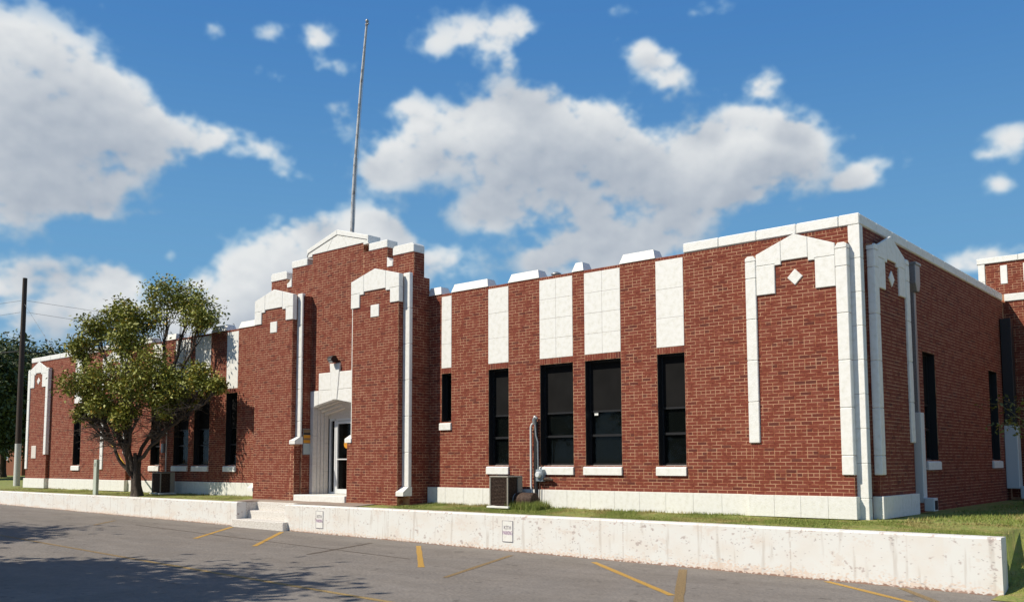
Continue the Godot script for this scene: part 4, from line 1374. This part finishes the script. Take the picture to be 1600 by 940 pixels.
func things() -> void:
	air_conditioner(Vector3(-10.13, -0.42, 0.22), "rusty air conditioner on the grass under a sill beside the electric meter")
	air_conditioner(Vector3(-25.35, -0.42, 0.30), "dark shaded air conditioner behind the gnarled tree trunk")
	# electric service
	var o := thing("electric_meter", "grey electric meter with conduits and weatherhead on the brick wall", "meter", Vector3(-9.3, -0.42, 0.0))
	var p := MB.new()
	p.tube([Vector3(-0.13, 0.05, 0.075), Vector3(-0.13, 1.86, 0.075), Vector3(-0.10, 1.92, 0.075), Vector3(-0.04, 1.94, 0.075)], [0.026, 0.026, 0.026, 0.026], 10)
	part("white_conduit", p, M.pipe_white, o)
	p = MB.new()
	p.tube([Vector3(0.02, 0.0, 0.07), Vector3(0.02, 1.98, 0.07)], [0.042, 0.042], 10)
	part("black_conduit", p, M.pipe_black, o)
	p = MB.new()
	p.tube([Vector3(0.0, 1.92, 0.09), Vector3(0.0, 2.02, 0.10), Vector3(0.03, 2.08, 0.10), Vector3(0.08, 2.04, 0.10)], [0.05, 0.06, 0.055, 0.03], 10)
	part("weatherhead", p, M.metal_grey, o)
	p = MB.new()
	p.tube([Vector3(0.03, 1.92, 0.11), Vector3(0.05, 1.66, 0.11), Vector3(0.10, 1.52, 0.11), Vector3(0.11, 0.86, 0.11)], [0.022, 0.022, 0.022, 0.022], 10)
	part("meter_conduit", p, M.metal_grey, o)
	p = MB.new()
	p.box(Vector3(0.06, 0.60, 0.02), Vector3(0.27, 0.88, 0.15), 0.015)
	part("meter_box", p, M.meter, o)
	p = MB.new()
	p.tube([Vector3(0.165, 0.76, 0.15), Vector3(0.165, 0.76, 0.20), Vector3(0.165, 0.76, 0.225)], [0.075, 0.075, 0.055], 16)
	part("meter_dial", p, M.aluminium, o)
	p = MB.new()
	p.tube([Vector3(0.27, 0.66, 0.09), Vector3(0.40, 0.66, 0.09), Vector3(0.52, 0.64, 0.09)], [0.035, 0.05, 0.02], 10)
	part("pipe_fitting", p, M.rust, o)
	p = MB.new()
	p.tube([Vector3(0.14, 0.0, 0.10), Vector3(0.15, 0.60, 0.10)], [0.012, 0.012], 6)
	part("ground_wire", p, M.rust, o)
	var dk := thing("drum", "dark grey rusted drum lying in tall grass by the meter", "drum", Vector3(-9.35, -0.42, 0.40))
	p = MB.new()
	p.tube([Vector3(-0.22, 0.19, 0), Vector3(-0.20, 0.19, 0), Vector3(0.28, 0.19, 0), Vector3(0.30, 0.19, 0)], [0.15, 0.17, 0.17, 0.15], 18)
	part("drum_body", p, M.rust, dk)
	p = MB.new()
	p.tube([Vector3(-0.225, 0.19, 0), Vector3(-0.235, 0.19, 0)], [0.155, 0.155], 18)
	part("drum_lid", p, M.pipe_white, dk)
	# conduit on the other wing
	var cd := thing("wall_conduit", "thin white conduit with small box on the shaded wing wall", "conduit", Vector3(-25.85, -0.42, 0.0))
	p = MB.new()
	p.tube([Vector3(0, 0.0, 0.06), Vector3(0, 2.5, 0.06)], [0.022, 0.022], 8)
	part("pipe", p, M.pipe_white, cd)
	p = MB.new()
	p.box(Vector3(-0.30, 1.40, 0.01), Vector3(-0.18, 1.72, 0.10), 0.01)
	part("box", p, M.meter, cd)
	# lamp over the door
	var lp := thing("wall_lamp", "dark flood lamp above the white keystone over the door", "lamp", Vector3(-16.22, 3.47, 0.36))
	lp.scale = Vector3.ONE * 0.78
	p = MB.new()
	p.box(Vector3(-0.05, -0.02, 0), Vector3(0.05, 0.10, 0.10), 0.01)
	part("bracket", p, M.bronze, lp)
	p = MB.new()
	p.xf = Transform3D(Basis(Vector3(0, 0, 1), Vector3.UP, Vector3(-1, 0, 0)), Vector3(0.12, 0, 0))
	p.prism(PackedVector2Array([Vector2(0.08, -0.08), Vector2(0.20, -0.10), Vector2(0.32, -0.02), Vector2(0.33, 0.05), Vector2(0.26, 0.14), Vector2(0.14, 0.17), Vector2(0.08, 0.12)]), 0, 0.24, 0.012)
	part("lamp_housing", p, M.bronze, lp)
	p = MB.new()
	p.xf = Transform3D(Basis(Vector3(1, 0, 0), Vector3(0, 0.83, 0.55), Vector3(0, -0.55, 0.83)), Vector3(0, -0.035, 0.275))
	p.box(Vector3(-0.10, -0.075, 0), Vector3(0.10, 0.075, 0.02), 0.006)
	part("lamp_glass", p, M.lens, lp)
	# notice boards in the entrance
	var nb := thing("notice_board", "narrow orange and grey notice board beside the entrance jamb", "sign", Vector3(CX - 1.095, 0.87, 0.42))
	for q in [[0.0, 0.30, M.notice], [0.31, 0.40, M.orange], [0.405, 0.445, M.tan], [0.45, 0.54, M.orange], [0.55, 0.60, M.pipe_black], [0.605, 0.70, M.tan]]:
		p = MB.new()
		p.box(Vector3(0.012, q[0], -0.06), Vector3(0.025, q[1], 0.19), 0.002)
		part("panel", p, q[2], nb)
	p = MB.new()
	p.box(Vector3(0.0075, -0.02, -0.08), Vector3(0.0115, 0.72, 0.21))
	part("backing", p, M.metal_grey, nb)
	# flagpole, bent
	var fp := thing("flagpole", "tall bent bare metal flagpole above the entrance gable", "flagpole", Vector3(-16.72, 5.50, -0.55))
	p = MB.new()
	p.tube([Vector3(0, -1.30, 0), Vector3(0, 1.6, 0), Vector3(0.03, 2.8, 0), Vector3(0.12, 4.1, 0)], [0.062, 0.06, 0.058, 0.055], 12)
	part("lower_pole", p, M.flagpole, fp)
	p = MB.new()
	p.tube([Vector3(0.12, 4.1, 0), Vector3(0.32, 6.2, 0), Vector3(0.56, 8.1, 0)], [0.046, 0.042, 0.034], 12)
	part("upper_pole", p, M.flagpole, fp)
	p = MB.new()
	p.tube([Vector3(0.56, 8.1, 0), Vector3(0.57, 8.16, 0), Vector3(0.575, 8.22, 0)], [0.02, 0.06, 0.02], 10)
	p.tube([Vector3(0.50, 8.08, 0), Vector3(0.64, 8.06, 0)], [0.025, 0.025], 8)
	part("truck", p, M.metal_grey, fp)
	p = MB.new()
	p.tube([Vector3(0.64, 8.05, 0.05), Vector3(0.30, 4.0, 0.06), Vector3(0.14, 1.4, 0.06)], [0.006, 0.006, 0.006], 4)
	part("halyard", p, M.steel_wire, fp)
	# utility pole
	var up := thing("utility_pole", "weathered wooden utility pole with white painted foot", "utility pole", Vector3(-41.1, -0.52, -1.0))
	p = MB.new()
	p.tube([Vector3(0, 2.05, 0), Vector3(-0.03, 5, 0), Vector3(-0.05, 9.85, 0)], [0.128, 0.12, 0.10], 14)
	part("shaft", p, M.pole_wood, up)
	p = MB.new()
	p.tube([Vector3(0, -0.1, 0), Vector3(0, 2.05, 0)], [0.140, 0.134], 14)
	part("painted_foot", p, M.pole_paint, up)
	for q in [[8.2, "lower telephone wire crossing the sky to the utility pole", 0.007, 0.9], [8.75, "upper power wire crossing the sky to the utility pole", 0.007, 0.8], [6.35, "thick dark cable sagging from the pole before the trees", 0.026, 0.5]]:
		var t := thing("overhead_wire", q[1], "wire", Vector3(-41.15, -0.5, -1.0))
		p = MB.new()
		for ends in [[Vector3(-0.1, q[0], 0.1), Vector3(-30, q[0] + 0.6, 14)], [Vector3(0.1, q[0], -0.1), Vector3(12, q[0] - q[3] * 0.2, -34)]]:
			var pts := []
			for i in 13:
				var s := i / 12.0
				pts.append(ends[0].lerp(ends[1], s) - Vector3(0, 4.0 * s * (1 - s) * q[3], 0))
			p.tube(pts, taper(q[2], q[2], 12), 5)
		part("strand", p, M.wire, t)
	var gw := thing("guy_wire", "thin steel guy wire from pole to lawn with yellow guard", "wire", Vector3(-25.15, -0.46, 1.2))
	var topw := Vector3(-41.1, 8.1, -1.0) - Vector3(-25.15, -0.46, 1.2)
	p = MB.new()
	p.tube([Vector3.ZERO, topw], [0.008, 0.008], 5)
	part("strand", p, M.steel_wire, gw)
	p = MB.new()
	p.tube([topw * 0.105, topw * 0.225], [0.032, 0.032], 8)
	part("yellow_guard", p, M.guard, gw)
	var mk := thing("marker_post", "pale green square marker post standing on the lawn", "post", Vector3(-28.05, -0.47, 1.45))
	p = MB.new()
	p.box(Vector3(-0.11, -0.05, -0.06), Vector3(0.11, 1.22, 0.05), 0.012)
	part("post", p, M.pale_green, mk)
	p = MB.new()
	p.box(Vector3(-0.02, 0.98, 0.0505), Vector3(0.02, 1.10, 0.054))
	part("slot", p, M.dark, mk)
	house()

func house() -> void:
	var o := thing("small_house", "small orange brick house with white gable beyond the lawn", "house", Vector3(-101.5, -0.95, -25.0))
	var mb := MB.new()
	mb.box(Vector3(-14, 0, -8), Vector3(0, 4.7, 0))
	part("wall", mb, M.house_brick, o)
	mb = MB.new()
	mb.prism(PackedVector2Array([Vector2(-14.8, 4.7), Vector2(0.9, 4.7), Vector2(0.9, 5.0), Vector2(-7, 7.6), Vector2(-14.8, 5.0)]), -8.2, 0.05)
	part("gable", mb, M.house_white, o)
	mb = MB.new()
	mb.prism(PackedVector2Array([Vector2(-15.2, 4.9), Vector2(-7, 7.65), Vector2(1.3, 4.9), Vector2(1.3, 5.12), Vector2(-7, 7.9), Vector2(-15.2, 5.12)]), -8.6, 0.6)
	part("roof", mb, M.shingle, o)
	for x: float in [-5.3, -11.0]:
		var w := MB.new()
		w.box(Vector3(x, 1.9, 0.0), Vector3(x + 1.6, 4.0, 0.05))
		var fr := part("window", w, M.house_white, o)
		w = MB.new()
		w.box(Vector3(x + 0.1, 2.0, 0.051), Vector3(x + 1.5, 3.9, 0.06))
		part("pane", w, mat(lin(0.12, 0.17, 0.22), 0.1), fr)

# ------------------------------------------------------------------ the scene
func _ready() -> void:
	rng.seed = 2024
	var cam := Camera3D.new()
	cam.name = "camera"
	add_child(cam)
	cam.position = EYE + Vector3(0, YO, 0)
	cam.rotation_degrees = Vector3(4.982, 40.435, -0.155)
	cam.keep_aspect = Camera3D.KEEP_HEIGHT
	var near := 0.1
	cam.set_frustum(near * 940.0 / 1432.64, Vector2(0, near * 125.97 / 1432.64), near, 3000.0)
	var env := Environment.new()
	env.background_mode = Environment.BG_SKY
	var sky := Sky.new()
	var sm := PanoramaSkyMaterial.new()
	sm.panorama = sky_image()
	sky.sky_material = sm
	env.sky = sky
	env.background_energy_multiplier = 1.0
	env.tonemap_mode = Environment.TONE_MAPPER_LINEAR
	env.tonemap_exposure = 1.05
	env.sdfgi_enabled = true
	env.ssao_enabled = true
	env.ssil_enabled = true
	var we := WorldEnvironment.new()
	we.name = "world_environment"
	we.environment = env
	add_child(we)
	var sun := DirectionalLight3D.new()
	sun.name = "sun"
	add_child(sun)
	sun.look_at_from_position(Vector3(-0.354, 0.707, 0.612) * 50.0, Vector3.ZERO)
	sun.light_energy = 1.6
	sun.light_color = Color(1.0, 0.965, 0.90)
	sun.light_angular_distance = 0.5
	sun.shadow_enabled = true
	print("sky ", Time.get_ticks_msec())
	materials()
	print("materials ", Time.get_ticks_msec())
	brick_mesh = make_brick_mesh()
	ground()
	building()
	hall()
	finish_bricks()
	print("building ", Time.get_ticks_msec())
	retaining_wall()
	trees()
	print("trees ", Time.get_ticks_msec())
	things()
	grass()
	print("done ", Time.get_ticks_msec())
